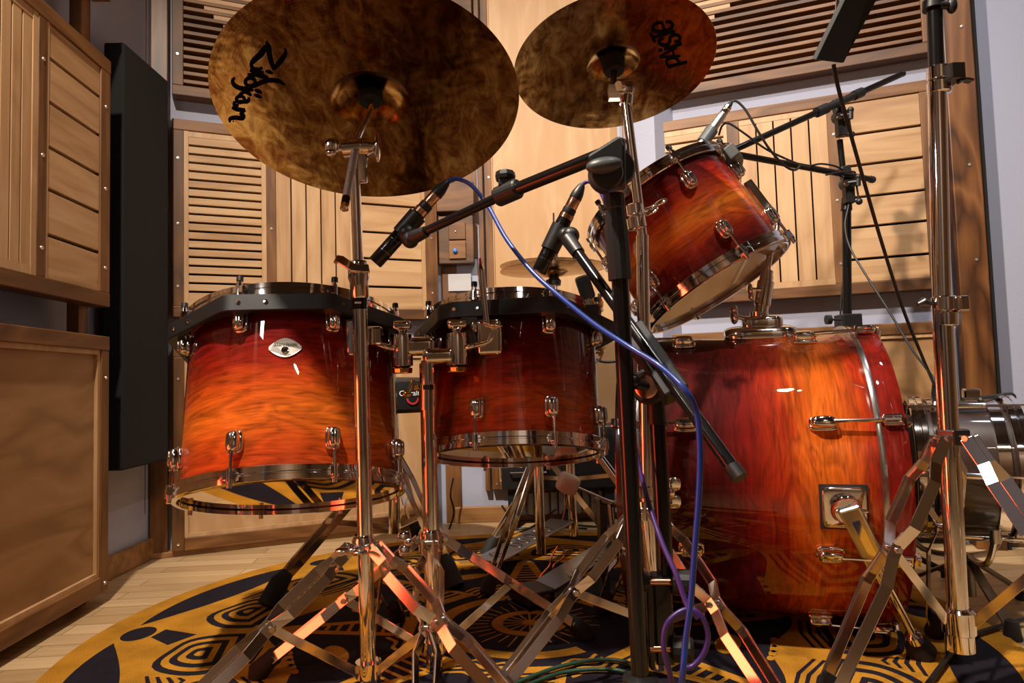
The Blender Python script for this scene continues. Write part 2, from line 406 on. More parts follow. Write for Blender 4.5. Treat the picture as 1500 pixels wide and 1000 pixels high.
m = M(); m.hexa([V((-1.3, -2.5, CEIL)), V((2.4, -2.5, CEIL)), V((2.4, 2.8, CEIL)), V((-1.3, 2.8, CEIL)),
                 V((-1.3, -2.5, CEIL+.1)), V((2.4, -2.5, CEIL+.1)), V((2.4, 2.8, CEIL+.1)), V((-1.3, 2.8, CEIL+.1))]); struct('ceiling', m, PLASTER_CEIL, smooth=False)
def skirt(name, a, b, h=.062, th=.016):
    d = (b-a).normalized(); n = V((d.y, -d.x)); m = M()
    lo = [V((*(a+n*th), .0005)), V((*(b+n*th), .0005)), V((*a.lerp(b, 1), .0005)), V((*a, .0005))]
    m.hexa(lo+[q+V((0, 0, h)) for q in lo]); struct(name, m, SKIRT, smooth=False, bevel=.003)
skirt('baseboard_left', c0, c1); skirt('baseboard_back', c2+V((.02, 0)), c3, .055)

# ---- timber wall panels
def plain_panel(W, s0, s1, z0, z1, label, frame_w=.034, screws=(), sheet=None, mould=.011):
    t = thing('wall_panel', label, 'wall panel', W.pt((s0+s1)/2, z0, -.03), group='timber wall panels')
    m = M(); W.box(m, s0, s0+frame_w, z0, z1-frame_w, -.045, 0); W.box(m, s1-frame_w, s1, z0, z1-frame_w, -.045, 0)
    obj('stile', m, WF_V, t, smooth=False, bevel=.002)
    m = M(); W.box(m, s0, s1, z1-frame_w+.0003, z1, -.045, .001); W.box(m, s0+frame_w, s1-frame_w, z0, z0+frame_w*1.1, -.045, .001)
    obj('rail', m, WF_H[W.key], t, smooth=False, bevel=.002)
    m = M(); a, b, c, d = s0+frame_w, s1-frame_w, z0+frame_w*1.1, z1-frame_w
    W.box(m, a, a+mould, c, d, -.02, -.004); W.box(m, b-mould, b, c, d, -.02, -.004)
    W.box(m, a+mould, b-mould, c, c+mould, -.02, -.004); W.box(m, a+mould, b-mould, d-mould, d, -.02, -.004)
    obj('inner_moulding', m, WP_V, t, smooth=False)
    m = M(); W.box(m, a, b, c, d, -.03, -.012); obj('sheet', m, sheet or WPLY, t, smooth=False)
    m = M()
    for a_, z_ in [(s0+.017, z0+.02), (s0+.017, z1-.1), (s1-.017, z0+.02), (s1-.017, z1-.1), (s0+.017, (z0+z1)/2)]: W.screw(m, a_, z_, .0005)
    obj('screw', m, SCREW, t)
    return t
def board_panel(W, z0, z1, label, cuts, rails=(.034, .034), zg=()):
    """cuts: list of (kind, s0, s1) with kind stile / lightstile / louvre / upright / across"""
    s0, s1 = cuts[0][1], cuts[-1][2]
    t = thing('wall_panel', label, 'wall panel', W.pt((s0+s1)/2, z0, -.03), group='timber wall panels')
    lo, hi = z0+rails[0], z1-rails[1]
    st = M(); ls = M(); sc = M()
    for k, a, b in cuts:
        if k == 'stile':
            W.box(st, a, b, lo, hi, -.045, 0)
            for z in (lo+.06, (lo+hi)/2-.02, hi-.09): W.screw(sc, (a+b)/2, z)
        if k == 'lightstile': W.box(ls, a, b, lo, hi, -.04, -.002)
        if k in ('louvre', 'upright'):
            W.box(ls, a, b, lo, lo+.018, -.04, -.003); W.box(ls, a, b, hi-.018, hi, -.04, -.003)
    obj('stile', st, WF_V, t, smooth=False, bevel=.002)
    if ls.v: obj('inner_stile', ls, WP_V, t, smooth=False)
    m = M(); W.box(m, s0, s1, z0, lo, -.045, .001); W.box(m, s0, s1, hi, z1, -.045, .001)
    obj('rail', m, WF_H[W.key], t, smooth=False, bevel=.002)
    obj('screw', sc, SCREW, t)
    for k, a, b in cuts:
        m = M(); x0, x1 = min(a, b), max(a, b)
        if k == 'louvre':
            n = 19; l2, h2 = lo+.018, hi-.018; p = (h2-l2)/n
            for i in range(n):
                W.box(m, a, b, l2+i*p+(.0035 if i else 0), l2+(i+1)*p-(.0035 if i < n-1 else 0), -.02, -.004)
            obj('louvre_insert', m, WP_H[W.key], t, smooth=False, bevel=.0008)
        if k == 'upright':
            n = 5; p = (b-a)/n
            for i in range(n):
                W.box(m, a+i*p+(.0022 if i else 0), a+(i+1)*p-(.0022 if i < n-1 else 0), lo+.018, hi-.018, -.02, -.004)
            obj('upright_board_insert', m, WP_V, t, smooth=False, bevel=.0008)
        if k == 'across':
            zs = [lo]+list(zg)+[hi]
            for i in range(len(zs)-1):
                W.box(m, a, b, zs[i]+(.004 if i else .001), zs[i+1]-(.004 if i < len(zs)-2 else .001), -.02, -.004)
            obj('cross_board_insert', m, WP_H[W.key], t, smooth=False, bevel=.0008)
    m = M(); W.box(m, s0+.004, s1-.004, z0+.004, z1-.004, -.05, -.046); obj('backing', m, BLACKBACK, t, smooth=False)
    return t
ZG = (.833, .930, 1.021, 1.118, 1.213)
# left wall (s runs away from the camera... negative s is nearer)
def sL(x, y): return WL.s(x, y)
board_panel(WL, .706, 1.322, 'wooden panel on the left wall with slanting-looking wide cross boards and upright boards', [
    ('stile', -1.02, -.985), ('across', -.985, -.78), ('stile', -.78, -.745), ('upright', -.745, -.51), ('stile', -.51, -.475), ('lightstile', -.475, -.462), ('upright', -.462, -.304), ('lightstile', -.304, -.288),
    ('stile', -.288, -.258), ('lightstile', -.258, -.25), ('across', -.25, -.046), ('stile', -.046, -.002)], zg=ZG)
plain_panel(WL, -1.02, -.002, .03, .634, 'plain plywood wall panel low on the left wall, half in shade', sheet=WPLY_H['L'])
plain_panel(WL, -1.02, -.002, 1.475, 2.2, 'wooden panel high on the left wall, cut by the top edge')
# uprights behind the left panels (seen in the gaps)
m = M(); WL.box(m, -.05, -.008, .0, 2.3, -.075, -.046); WL.box(m, -.98, -.94, 0, 2.3, -.075, -.046); struct('trim_1', m, WDARK_V, smooth=False, bevel=.002)
plain_panel(WL, -2.4, -1.24, .03, .634, 'plain plywood wall panel low on the left wall, nearest the front wall')
plain_panel(WL, -2.4, -1.24, .706, 2.2, 'tall plywood wall panel on the left wall nearest the front wall')
# back left
BS0 = -.024
board_panel(WB, .722, 1.339, 'louvred and boarded wooden wall panel straight above the left floor tom', [
    ('stile', BS0, .009), ('lightstile', .009, .022), ('louvre', .022, .235), ('lightstile', .235, .249), ('stile', .249, .279),
    ('upright', .279, .516), ('lightstile', .516, .524), ('stile', .524, .553), ('across', .553, .764), ('lightstile', .764, .778), ('stile', .778, .822)], zg=ZG)
plain_panel(WB, BS0, .80, .018, .633, 'plain plywood wall panel on the floor behind the left floor tom')
def slat_panel(W, s0, s1, z0, label, step, screws):
    z1 = 2.3; fw = .032
    t = thing('slatted_wall_panel', label, 'wall panel', W.pt((s0+s1)/2, z0, -.03), group='slatted wall panels')
    m = M(); W.box(m, s0, s0+fw, z0+fw, z1, -.05, 0); W.box(m, s1-fw, s1, z0+fw, z1, -.05, 0); obj('stile', m, WF_V, t, smooth=False, bevel=.002)
    m = M(); W.box(m, s0, s1, z0, z0+fw, -.05, .001); obj('rail', m, WF_H[W.key], t, smooth=False, bevel=.002)
    m = M(); z = z0+fw+.010; a, b = s0+fw, s1-fw; i = 0
    W.box(m, a, a+.018, z0+fw, z1, -.05, -.022); W.box(m, b-.018, b, z0+fw, z1, -.05, -.022); obj('slat_support', m, WDARK_V, t, smooth=False)
    m = M(); m2 = M()
    while z < z1-.02:
        W.box(m, a, b, z, z+.0115, -.045, -.002)
        e = step(i)
        if e is not None:
            if e[1]-e[0] > .01: W.box(m2, a+(b-a)*e[0], a+(b-a)*e[1], z+.0118, z+.0255, -.04, -.004-.002*(i % 2))
        z += .0262; i += 1
    obj('slat', m, WF_H[W.key], t, smooth=False, bevel=.0008)
    obj('filler_slat', m2, WP_H[W.key], t, smooth=False, bevel=.0008)
    m = M(); [W.screw(m, s0+fw/2, z0+q, .0005) for q in (.13, .5)]; [W.screw(m, s1-fw/2, z0+q, .0005) for q in (.13, .5)]; obj('screw', m, SCREW, t)
slat_panel(WB, BS0, .82, 1.415, 'slatted wooden diffuser panel high at the back, upper left', lambda i: (max(0, .40-.036*i), 1.0), ())
# gaps in left back: posts
m = M(); WB.box(m, -.085, -.036, .0, 2.35, -.052, -.015); struct('trim_2', m, WDARK_V, smooth=False, bevel=.003)
m = M(); WB.box(m, -.150, -.095, .135, 2.35, -.04, -.005); struct('trim_3', m, WDARK_V, smooth=False, bevel=.003)
m = M(); WB.box(m, -.09, .81, .0005, .017, -.05, -.012); struct('trim_4', m, SKIRT, smooth=False, bevel=.002)
# centre plywood
def s_c(x): return WC.s(x, 400)
plain_panel(WC, .196, .775, .118, 2.35, 'tall plain plywood panel in the middle of the back wall', frame_w=.026, mould=.004)
m = M(); WC.box(m, .172, .190, .112, 2.35, -.045, -.006); WC.box(m, .782, .83, .0, 2.35, -.045, -.012); struct('trim_6', m, WF_V, smooth=False, bevel=.002)
m = M(); WC.box(m, .03, .085, 0, 2.35, -.047, -.03); WC.box(m, .085, .165, .95, 2.35, -.047, -.035); struct('trim_7', m, WF_V, smooth=False)
# wooden box with blue knob and loose blocks
t = thing('wooden_switch_box', 'dark wooden box with a small blue knob mounted on the back wall', 'box', WC.pt(.09, .93, 0))
s0, z1 = WC.sz(642, 318); s1, z0 = WC.sz(695, 386)
m = M(); WC.box(m, s0, s1, z0, z1, -.04, .012); obj('case', m, WDARK_H, t, smooth=False, bevel=.003)
a0, _ = WC.sz(658, 350); a1, zz = WC.sz(682, 327); _, zl = WC.sz(670, 353); _, zb = WC.sz(670, 380)
m = M(); WC.box(m, a0, a1, zl+.002, zz, .0, .020); WC.box(m, a0, a1, zb, zl-.002, 0, .020); obj('front_block', m, WF_H['CE'], t, smooth=False, bevel=.002)
a, z = WC.sz(667.5, 369); m = M(); m.lathe([(.008, 0), (.008, .008), (.006, .011), (0, .012)], frame(WC.pt(a, z, .020), WC.N), 20); obj('knob', m, BLUE_PAINT, t, label='bright blue round knob')
a, z = WC.sz(668, 341); m = M(); m.lathe([(.003, 0), (.003, .0015), (0, .002)], frame(WC.pt(a, z, .020), WC.N), 12); obj('screw', m, STEEL_DARK, t)
for (x0, y0, x1, y1, lab) in [(638, 268, 694, 312, 'amber timber block fixed to the back wall right above the box with the blue knob'), (632, -30, 690, 36, 'timber block fixed to the back wall at the top edge between the cymbals')]:
    sa, zb_ = WC.sz(x0, y1); sb, zt_ = WC.sz(x1, y0); m = M(); WC.box(m, sa, sb, zb_, zt_, -.04, .02)
    o = obj('timber_block', m, WF_H['CE'], None, smooth=False, bevel=.003); tag(o, lab, 'wood block', 'timber blocks on the back wall')
# white card below the box
sa, zb_ = WC.sz(656, 425); sb, zt_ = WC.sz(689, 399); m = M(); WC.box(m, sa, sb, zb_, zt_, -.028, -.024)
tag(obj('white_card', m, PAPER, None, smooth=False), 'small white card on the back wall under the wooden box with the blue knob', 'card')
# back right
def sR(x, y=300): return WR.s(x, y)
RX = [sR(x, 230) for x in (937, 951, 957, 1061, 1066, 1084, 1214, 1232, 1352)]
r0 = WR.s(1060, 440)
print('RX', [round(q, 3) for q in RX], WR.sz(1040, 168), WR.sz(1348, 125), WR.sz(1060, 449), WR.sz(1300, 282))
board_panel(WR, .729, 1.345, 'louvred and boarded wooden wall panel behind the rack tom and boom microphone stands', [
    ('stile', RX[0], RX[1]), ('lightstile', RX[1], RX[2]), ('louvre', RX[2], RX[3]), ('lightstile', RX[3], RX[4]), ('stile', RX[4], RX[5]),
    ('upright', RX[5], RX[6]), ('stile', RX[6], RX[7]), ('across', RX[7], RX[8]), ('stile', RX[8], RX[8]+.05)], zg=ZG)
RE = RX[8]+.05
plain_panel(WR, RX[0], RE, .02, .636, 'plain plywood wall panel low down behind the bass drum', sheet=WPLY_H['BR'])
slat_panel(WR, RX[0]-.02, RE, 1.425, 'slatted wooden diffuser panel high at the back, upper right', lambda i: (0, min(1, max(0, -.12+.06*i))), ())
m = M(); WR.box(m, RX[0]-.06, RX[0]-.006, 0, 2.35, -.053, -.02); struct('trim_8', m, WDARK_V, smooth=False, bevel=.003)
p0, p1 = WR.s(1398, 300, .03), WR.s(1442, 300, .03)
m = M(); WR.box(m, p0, p1, 0, 2.35, -.053, .03)
struct('trim_9', m, WDARK_V, smooth=False, bevel=.003)
m = M(); [WR.screw(m, p0+(p1-p0)*f_, z, .0305) for f_, z in ((.65, 1.47), (.6, 1.07), (.62, .80), (.6, .3))]; struct('trim_10', m, SCREW)
m = M(); WR.box(m, p1+.0005, p1+.012, 0, 2.35, -.053, .02); struct('gap_dark_strip', m, BLACKBACK, smooth=False)  # black strip added to darken the gap beside the post
m = M(); WR.box(m, p1+.02, 1.60, .0, WR.sz(1480, 632)[1], -.053, -.02)
struct('trim_12', m, WDARK_H, smooth=False, bevel=.004)
# black acoustic absorber across the left corner
YR, YL = 2.0, 1.76
A = P(181, 300, YL); B = P(247, 300, YR); A.z = B.z = 0; d = (B-A).normalized(); n = V((d.y, -d.x, 0))
m = M(); th = .055; z0, z1 = .298, 1.425
qs = [A, B, B-n*th, A-n*th]
m.hexa([q+V((0, 0, z0)) for q in qs]+[q+V((0, 0, z1)) for q in qs])
tag(obj('acoustic_absorber', m, FOAM, None, smooth=False, bevel=.006), 'tall black fabric acoustic absorber hung across the left corner', 'acoustic panel')
# black equipment case and white radiator at the foot of the back wall
t = thing('equipment_case', 'black equipment case with a chrome handle low against the back wall', 'case', WC.pt(.44, .1, .1))
sa, zb_ = WC.sz(735, 718, .12); sb, zt_ = WC.sz(907, 662, .12)
m = M(); WC.box(m, sa, sb, zb_, zt_+.09, -.03, .12); obj('body', m, BLACK_PLASTIC, t, smooth=False, bevel=.004)
m = M(); zc = (zb_+zt_)/2; m.tube([WC.pt(sa+.03, zc, .121), WC.pt(sa+.03, zc, .14), WC.pt(sa+.15, zc, .14), WC.pt(sa+.15, zc, .121)], .004, 10); obj('handle', m, CHROME, t)
m = M(); WC.box(m, sa+.02, sa+.05, 0, zb_, 0, .1); WC.box(m, sb-.05, sb-.02, 0, zb_, 0, .1); obj('foot', m, BLACK_PLASTIC, t, smooth=False)
t = thing('radiator', 'white ribbed radiator under the black equipment case', 'radiator', WC.pt(.5, 0, -.02))
m = M()
for i in range(14):
    a = .30+.028*i; m.tube([WC.pt(a, .03, .0), WC.pt(a, .105, .0)], .012, 10)
obj('rib', m, PAPER, t)
tag(obj('wall_sticker', (lambda m: (WR.box(m, -.02, .02, .60, .68, -.012, -.010), m)[1])(M()), PAPER_BLUE, None, smooth=False), 'small blue and white printed label glimpsed behind the microphone stands', 'sticker')

# ------------------------------------------------------------------ rug
RC = V((.02, 1.42)); RXr, RYr = .885, .825
def rug_pt(r, a, z): return V((RC.x+RXr*r*math.cos(a), RC.y+RYr*r*math.sin(a), z))
rug = M()
TOP = .007
def disc(r, z, seg=128, m=rug, c=None, rx=None, ry=None):
    c = c or V((0, 0)); pts = []
    b = len(m.v)
    for k in range(seg):
        a = 2*math.pi*k/seg; m.v.append(rug_pt(r, a, z))
    m.f.append(tuple(range(b, b+seg))); m.mi.append(m.cur)
def poly(pts, z, m=rug):  # pts in (r,a) polar rug coordinates or xy
    b = len(m.v); m.v += [V((x, y, z)) for x, y in pts]; m.f.append(tuple(range(b, b+len(pts)))); m.mi.append(m.cur)
def pol(pts, z): poly([(lambda q: (q.x, q.y))(rug_pt(r, a, 0)) for r, a in pts], z)
def blob(rc, ac, lr, la, z, n=28, rot=0.0, e=1.0):
    """ellipse centred at polar (rc,ac): lr radial half size, la tangential half size (rug radius units)"""
    cx, cy = rc*math.cos(ac), rc*math.sin(ac); pts = []
    for k in range(n):
        t = 2*math.pi*k/n; u = lr*math.copysign(abs(math.cos(t))**e, math.cos(t)); w = la*math.copysign(abs(math.sin(t))**e, math.sin(t))
        u, w = u*math.cos(rot)-w*math.sin(rot), u*math.sin(rot)+w*math.cos(rot)
        x = cx+u*math.cos(ac)-w*math.sin(ac); y = cy+u*math.sin(ac)+w*math.cos(ac)
        pts.append((RC.x+RXr*x, RC.y+RYr*y))
    poly(pts, z)
def ring(r0, r1, z, a0=0, a1=2*math.pi, seg=96):
    pts = [(r0, a0+(a1-a0)*k/seg) for k in range(seg+1)]+[(r1, a1-(a1-a0)*k/seg) for k in range(seg+1)]
    b = len(rug.v)
    for k in range(seg+1):
        a = a0+(a1-a0)*k/seg; rug.v.append(rug_pt(r0, a, z)); rug.v.append(rug_pt(r1, a, z))
    for k in range(seg):
        rug.f.append((b+2*k, b+2*k+1, b+2*k+3, b+2*k+2)); rug.mi.append(rug.cur)
def step_z(k): return TOP+.00025*k
# body
rug.cur = 1
nseg = 128; b = len(rug.v)
for z in (.0008, TOP):
    for k in range(nseg): rug.v.append(rug_pt(1.0, 2*math.pi*k/nseg, z))
for k in range(nseg):
    k2 = (k+1) % nseg; rug.f.append((b+k, b+k2, b+nseg+k2, b+nseg+k)); rug.mi.append(1)
disc(1.0, TOP)
# dark heart of the rug: eight-lobed outline
rug.cur = 0
pol([(.56+.035*math.cos(8*a), a) for a in [2*math.pi*k/160 for k in range(160)]], step_z(1))
# outer dark lenses and dots near the edge
for k in range(8):
    a = math.pi/8+math.pi/4*k
    rug.cur = 0; pts = []
    for i in range(17):
        t = -1+i/8; pts.append((.95-.022*t*t, a+t*.33))
    for i in range(17):
        t = 1-i/8; pts.append((.928-.088*(1-t*t), a+t*.33))
    pol(pts, step_z(1))
    a2 = math.pi/4*k
    blob(.90, a2, .035, .048, step_z(1))
    # wedge next to dot
    pol([(.85, a2-.03), (.86, a2+.03), (.80, a2+.10), (.76, a2+.02)], step_z(1))
    # scallop motifs, one each side of the spoke
    for sgn in (-1, 1):
        ac = a2+sgn*.20
        for j in range(6):
            rug.cur = 0 if j % 2 == 0 else 1
            k_ = 1-.175*j; base = .645+.012*j; pts = []
            for i in range(21):
                t = math.pi*i/20; bump = 1+.05*math.cos(5*t)
                pts.append((base+.15*k_*math.sin(t)**.8*bump, ac+.17*k_*math.cos(t)*(1+.15*math.sin(t))))
            pol(pts, step_z(2+j))
        # feathered lines
        rug.cur = 0
        for j in range(3):
            r_ = .640-.018*j
            pol([(r_+.006, ac-.14), (r_-.010, ac), (r_+.006, ac+.14), (r_-.001, ac+.14), (r_-.018, ac), (r_-.001, ac-.14)], step_z(1))
    # curved pinstripes
    for j in range(4):
        rr = .80-.02*j
        pol([(rr, a-.07+.015*j), (rr-.008, a), (rr, a+.07-.015*j), (rr-.007, a+.07-.015*j), (rr-.017, a), (rr-.007, a-.07+.015*j)], step_z(1))
# inside the dark field
for k in range(8):
    a = math.pi/4*k+math.pi/8
    rug.cur = 1
    blob(.44, a, .026, .058, step_z(3))                                   # big gold dots
    for j in range(-2, 3):                                                 # bead rows
        blob(.53, a+j*.05, .008, .014+.004*(2-abs(j)), step_z(3))
    a2 = math.pi/4*k
    pol([(.27, a2-.26), (.27, a2+.26), (.555, a2+.045), (.60, a2), (.555, a2-.045)], step_z(2))   # gold triangle
    rug.cur = 0
    pol([(.295, a2-.155), (.295, a2+.155), (.52, a2+.012), (.52, a2-.012)], step_z(3))
    rug.cur = 1
    for j in range(8):
        r_ = .305+.026*j; w = .17*(1-(r_-.28)/.26)
        pol([(r_, a2-w), (r_, a2+w), (r_+.009, a2+w), (r_+.009, a2-w)], step_z(4))
    # wave bands between
    for j in range(4):
        r0_ = .245+.022*j
        n_ = 14
        pts = [(r0_+.007*math.cos(3*math.pi*(i/n_)), a-.17+.34*i/n_) for i in range(n_+1)]
        pts += [(r+.010, q) for r, q in reversed(pts)]
        pol(pts, step_z(3))
rug.cur = 1; ring(.185, .222, step_z(3), math.radians(20), math.radians(300))
ring(.062, .088, step_z(3)); ring(.0, .018, step_z(3), seg=24)
for k in range(16):
    a = 2*math.pi*k/16
    pol([(.018, a-.10), (.018, a+.10), (.064, a+.045), (.064, a-.045)], step_z(3))
for k in range(30):
    a = 2*math.pi*k/30
    pol([(.095, a-.022), (.095, a+.022), (.14+.02*(k % 2), a+.010), (.14+.02*(k % 2), a-.010)], step_z(3))
o = obj('rug', rug, [RUG_DARK, RUG_GOLD], None, smooth=False)
tag(o, 'round gold and navy patterned rug under the drum kit', 'rug')
# ------------------------------------------------------------------ drums
AMBER, ORANGE, RED_, MAR, DEEP = (.62, .15, .012), (.50, .085, .006), (.26, .014, .004), (.10, .004, .003), (.03, .002, .002)
def hoop_prof(R, z):   # die-cast hoop, closed section
    return [(R+.001, z), (R+.0075, z), (R+.011, z+.002), (R+.011, z+.0105), (R+.0085, z+.012), (R+.0085, z+.014), (R+.011, z+.0155), (R+.011, z+.0245), (R+.009, z+.026), (R+.005, z+.026), (R+.0045, z+.013), (R+.001, z+.012)]
def lug_geo(m, R, z, sgn, reach):
    """lug at angle 0 on a shell of radius R, centre z; rod goes sgn (+1 up) for reach"""
    m.ell((R+.0095, 0, z), (.0105, .0105, .0175), e=.62, nu=20, nv=14)
    m.ell((R+.0035, 0, z), (.0055, .013, .0195), e=.55, nu=20, nv=12)
    m.ell((R+.020, 0, z), (.0022, .0035, .013), e=.8, nu=12, nv=8)
def tension_rod_geo(m, R, z, sgn, reach):
    a, b = z+sgn*.014, z+sgn*reach
    m.tube([(R+.0135, 0, a), (R+.0135, 0, b)], .0028, 10)
    m.tube([(R+.0135, 0, a), (R+.0135, 0, a+sgn*.006)], .0048, 12)
def ear_geo(m, R, zh, sgn):
    m.box((R+.0135, 0, zh), (.013, .017, .0125)); m.tube([(R+.0145, 0, zh-.0105), (R+.0145, 0, zh+.0105)], .0062, 14)
    m.tube([(R+.0145, 0, zh), (R+.0145, 0, zh+sgn*.019)], .0042, 12)
def rz(a): return Matrix.Rotation(a, 4, 'Z')
def drum(name, label, cat, mat, R, H, n, phase, shellmat, mount_ring=False, bottom=True, topmat=None, botmat=None):
    t = thing(name, label, cat, mat=mat)
    s0, s1 = .012, H-.012
    m = M(); m.lathe([(R, s0), (R, s1), (R-.003, s1+.002), (R-.007, s1), (R-.007, s0), (R-.003, s0-.002)], None, 96, closed=True)
    # outside faces slot 0, inside slot 1
    m.mi = [0 if (i % 6) in (0,) else 1 for i in range(len(m.f))]
    obj('shell', m, [shellmat, WINNER], t, local=True)
    m = M(); m.lathe([(r, z) for r, z in hoop_prof(R, 0)][::-1], None, 96, closed=True)
    hb = obj('bottom_hoop', m, CHROME, t, local=True)
    m = M(); m.lathe([(r, H-z) for r, z in hoop_prof(R, 0)], None, 96, closed=True)
    ht = obj('top_hoop', m, CHROME, t, local=True)
    m = M(); m.lathe([(0, .0112), (R-.004, .0112), (R+.0005, .008), (R+.004, .010)], None, 96); obj('bottom_head', m, botmat or HEAD_CLEAR, t, local=True)
    m = M(); m.lathe([(R+.004, H-.010), (R+.0005, H-.008), (R-.004, H-.0112), (0, H-.0112)], None, 96); obj('top_head', m, topmat or HEAD_COATED, t, local=True)
    lm, rm, em = {}, {}, {}
    zl = .068
    for sgn, zc, hz in ((-1, zl, .013), (1, H-zl, H-.013)):
        m = M(); lug_geo(m, R, zc, sgn, 0); a = obj('lug', m, CHROME, t, local=True, angle=60)
        m = M(); tension_rod_geo(m, R, zc, sgn, zl-.018); b = obj('tension_rod', m, CHROME, a, local=True)
        m = M(); ear_geo(m, R, hz, sgn); c = obj('hoop_ear', m, CHROME, hb if sgn < 0 else ht, local=True)
        d = None
        if sgn > 0:
            m = M(); m.tube([(R+.0145, 0, H+.004), (R+.0145, 0, H+.012)], .0058, 14); d = obj('rod_cap', m, BLACK_PLASTIC, ht, local=True)
        for k in range(n):
            rot = rz(phase+2*math.pi*k/n)
            if k == 0:
                a.matrix_local = rot; c.matrix_local = rot
                if d: d.matrix_local = rot
            else:
                a2 = dup(a, rot); b2 = dup(b, Matrix(), a2); dup(c, rot)
                if d: dup(d, rot)
    if mount_ring:
        m = M(); z0, z1 = H-.058, H-.028; rot0, N_ = mount_ring; Ri = R+.0125; seg = 72
        def octr(a):
            w = math.pi/N_; x = ((a-rot0+w) % (2*w))-w
            return min((R+.021)/math.cos(x), (R+.021)*(1.07 if N_ == 8 else 1.11))
        vs = []; fs = []
        for k in range(seg*2):
            a = 2*math.pi*k/(seg*2); c_, s_ = math.cos(a), math.sin(a); ro = octr(a)
            vs += [(ro*c_, ro*s_, z0), (ro*c_, ro*s_, z1), (Ri*c_, Ri*s_, z1), (Ri*c_, Ri*s_, z0)]
        nn = seg*2
        for k in range(nn):
            k2 = (k+1) % nn
            for i in range(4):
                j = (i+1) % 4; fs.append((k*4+i, k2*4+i, k2*4+j, k*4+j))
        m.add(vs, fs); rg = obj('suspension_ring', m, BLACK_PLASTIC, t, local=True, bevel=.0015, angle=25)
        m = M()
        for k in range(N_):
            a = rot0+math.pi/N_+k*2*math.pi/N_+.10
            for da in (0, .2):
                r_ = octr(a+da); m.lathe([(.004, 0), (.0035, .002), (0, .0022)], frame(V((r_*math.cos(a+da), r_*math.sin(a+da), (z0+z1)/2)), V((math.cos(a+da), math.sin(a+da), 0))), 10)
        obj('ring_screw', m, CHROME, rg, local=True)
    return t
HEAD_CLEAR = head_mat('clear_film', (.80, .62, .44))
HEAD_AMBER = head_mat('clear_film_amber', (.9, .62, .34), ior=2.0)
HEAD_COATED = simple('coated_film', (.75, .72, .68), .5, 0)
HEAD_HAZY = simple('hazy_film', (.36, .235, .15), .3, 0, coat=.6)

def tilt_frame(base, ax): return frame(V(base), V(ax).normalized(), V((1, 0, 0)))
def pix(q): v = q-CAM; w = v.dot(Fw); return 750+FPX*v.dot(CR)/w, 500-FPX*v.dot(CU)/w
def drum_angle(mt, r, z, px, py):
    best = None
    for k in range(720):
        a = math.radians(k/2); x, y = pix(mt @ V((r*math.cos(a), r*math.sin(a), z))); e = (x-px)**2+(y-py)**2
        if best is None or e < best[0]: best = (e, a)
    return best[1]
def cyl_hit(mt, R, px, py):
    i = mt.inverted(); o = i @ CAM; d = i.to_3x3() @ ray(px, py)
    A_ = d.x**2+d.y**2; B_ = o.x*d.x+o.y*d.y; C_ = o.x**2+o.y**2-R*R; D_2 = B_*B_-A_*C_
    t_ = (-B_-math.sqrt(max(D_2, 0)))/A_; return CAM+ray(px, py)*t_
LT = tilt_frame((-.404, 1.25, .2958), (-.0677, .3082, 1)); LR = .1905; LH = .341
MT = tilt_frame((.0013, 1.33, .3504), (.0082, .2397, 1)); MR = .164; MH = .288
lac1 = lacquer('burst_lacquer_large', LH, [(.02, (.26, .022, .004)), (.16, (.44, .058, .006)), (.34, (.60, .13, .010)), (.47, (.50, .075, .006)), (.58, (.30, .018, .004)), (.70, (.18, .006, .004)), (.84, (.08, .004, .003)), (.97, DEEP)])
lac2 = lacquer('burst_lacquer_medium_shaded', MH, [(.02, (.20, .016, .004)), (.16, (.34, .038, .005)), (.30, (.44, .07, .007)), (.42, (.26, .020, .004)), (.55, (.13, .006, .003)), (.74, (.07, .003, .003)), (.9, DEEP)])  # burst darkened overall: the cymbal's shade is painted into the lacquer
lac3 = lacquer('burst_lacquer_small', .258, [(.02, DEEP), (.13, (.09, .004, .003)), (.24, (.25, .014, .004)), (.36, (.50, .07, .006)), (.48, AMBER), (.58, (.44, .05, .005)), (.70, (.24, .012, .004)), (.84, MAR), (.97, DEEP)])
tomL = drum('floor_tom', 'large sunburst tom at the left with an oval metal badge', 'drum', LT, LR, LH, 8, math.radians(350), lac1, mount_ring=(math.radians(9), 8), botmat=HEAD_AMBER)
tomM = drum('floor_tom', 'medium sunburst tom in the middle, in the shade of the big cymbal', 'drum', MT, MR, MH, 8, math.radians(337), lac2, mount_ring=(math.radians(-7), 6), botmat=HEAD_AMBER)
# badge on the left tom
def on_drum(base, R, a, z, lift=0): return base @ V(((R+lift)*math.cos(a), (R+lift)*math.sin(a), z))
ab = math.radians(12); zb = .222
m = M(); vs = []
def bpt(u, w, lift): return on_drum(LT, LR, ab+u/LR, zb+w, lift)
bn_ = LT.to_3x3() @ V((math.cos(ab), math.sin(ab), 0))
out = []
for k in range(40):
    a = 2*math.pi*k/40; u = .0265*math.cos(a); lim = .0175*(1-abs(math.cos(a))**1.8*.86); w = lim*math.copysign(1, math.sin(a)) if abs(math.sin(a)) > 1e-6 else 0
    out.append((u, w))
n_ = len(out); b0 = len(m.v)
m.v += [bpt(u, w, .0005) for u, w in out]+[bpt(u*.985, w*.97, .0022) for u, w in out]
m.f += [tuple(n_+i for i in range(n_))]+[(i, (i+1) % n_, n_+(i+1) % n_, n_+i) for i in range(n_)]; m.mi += [0]*(n_+1)
bd = obj('badge', m, PEWTER, tomL, smooth=False)
m = M(); fr = frame(bpt(0, -.0045, .0022), bn_, V((0, 0, 1)))
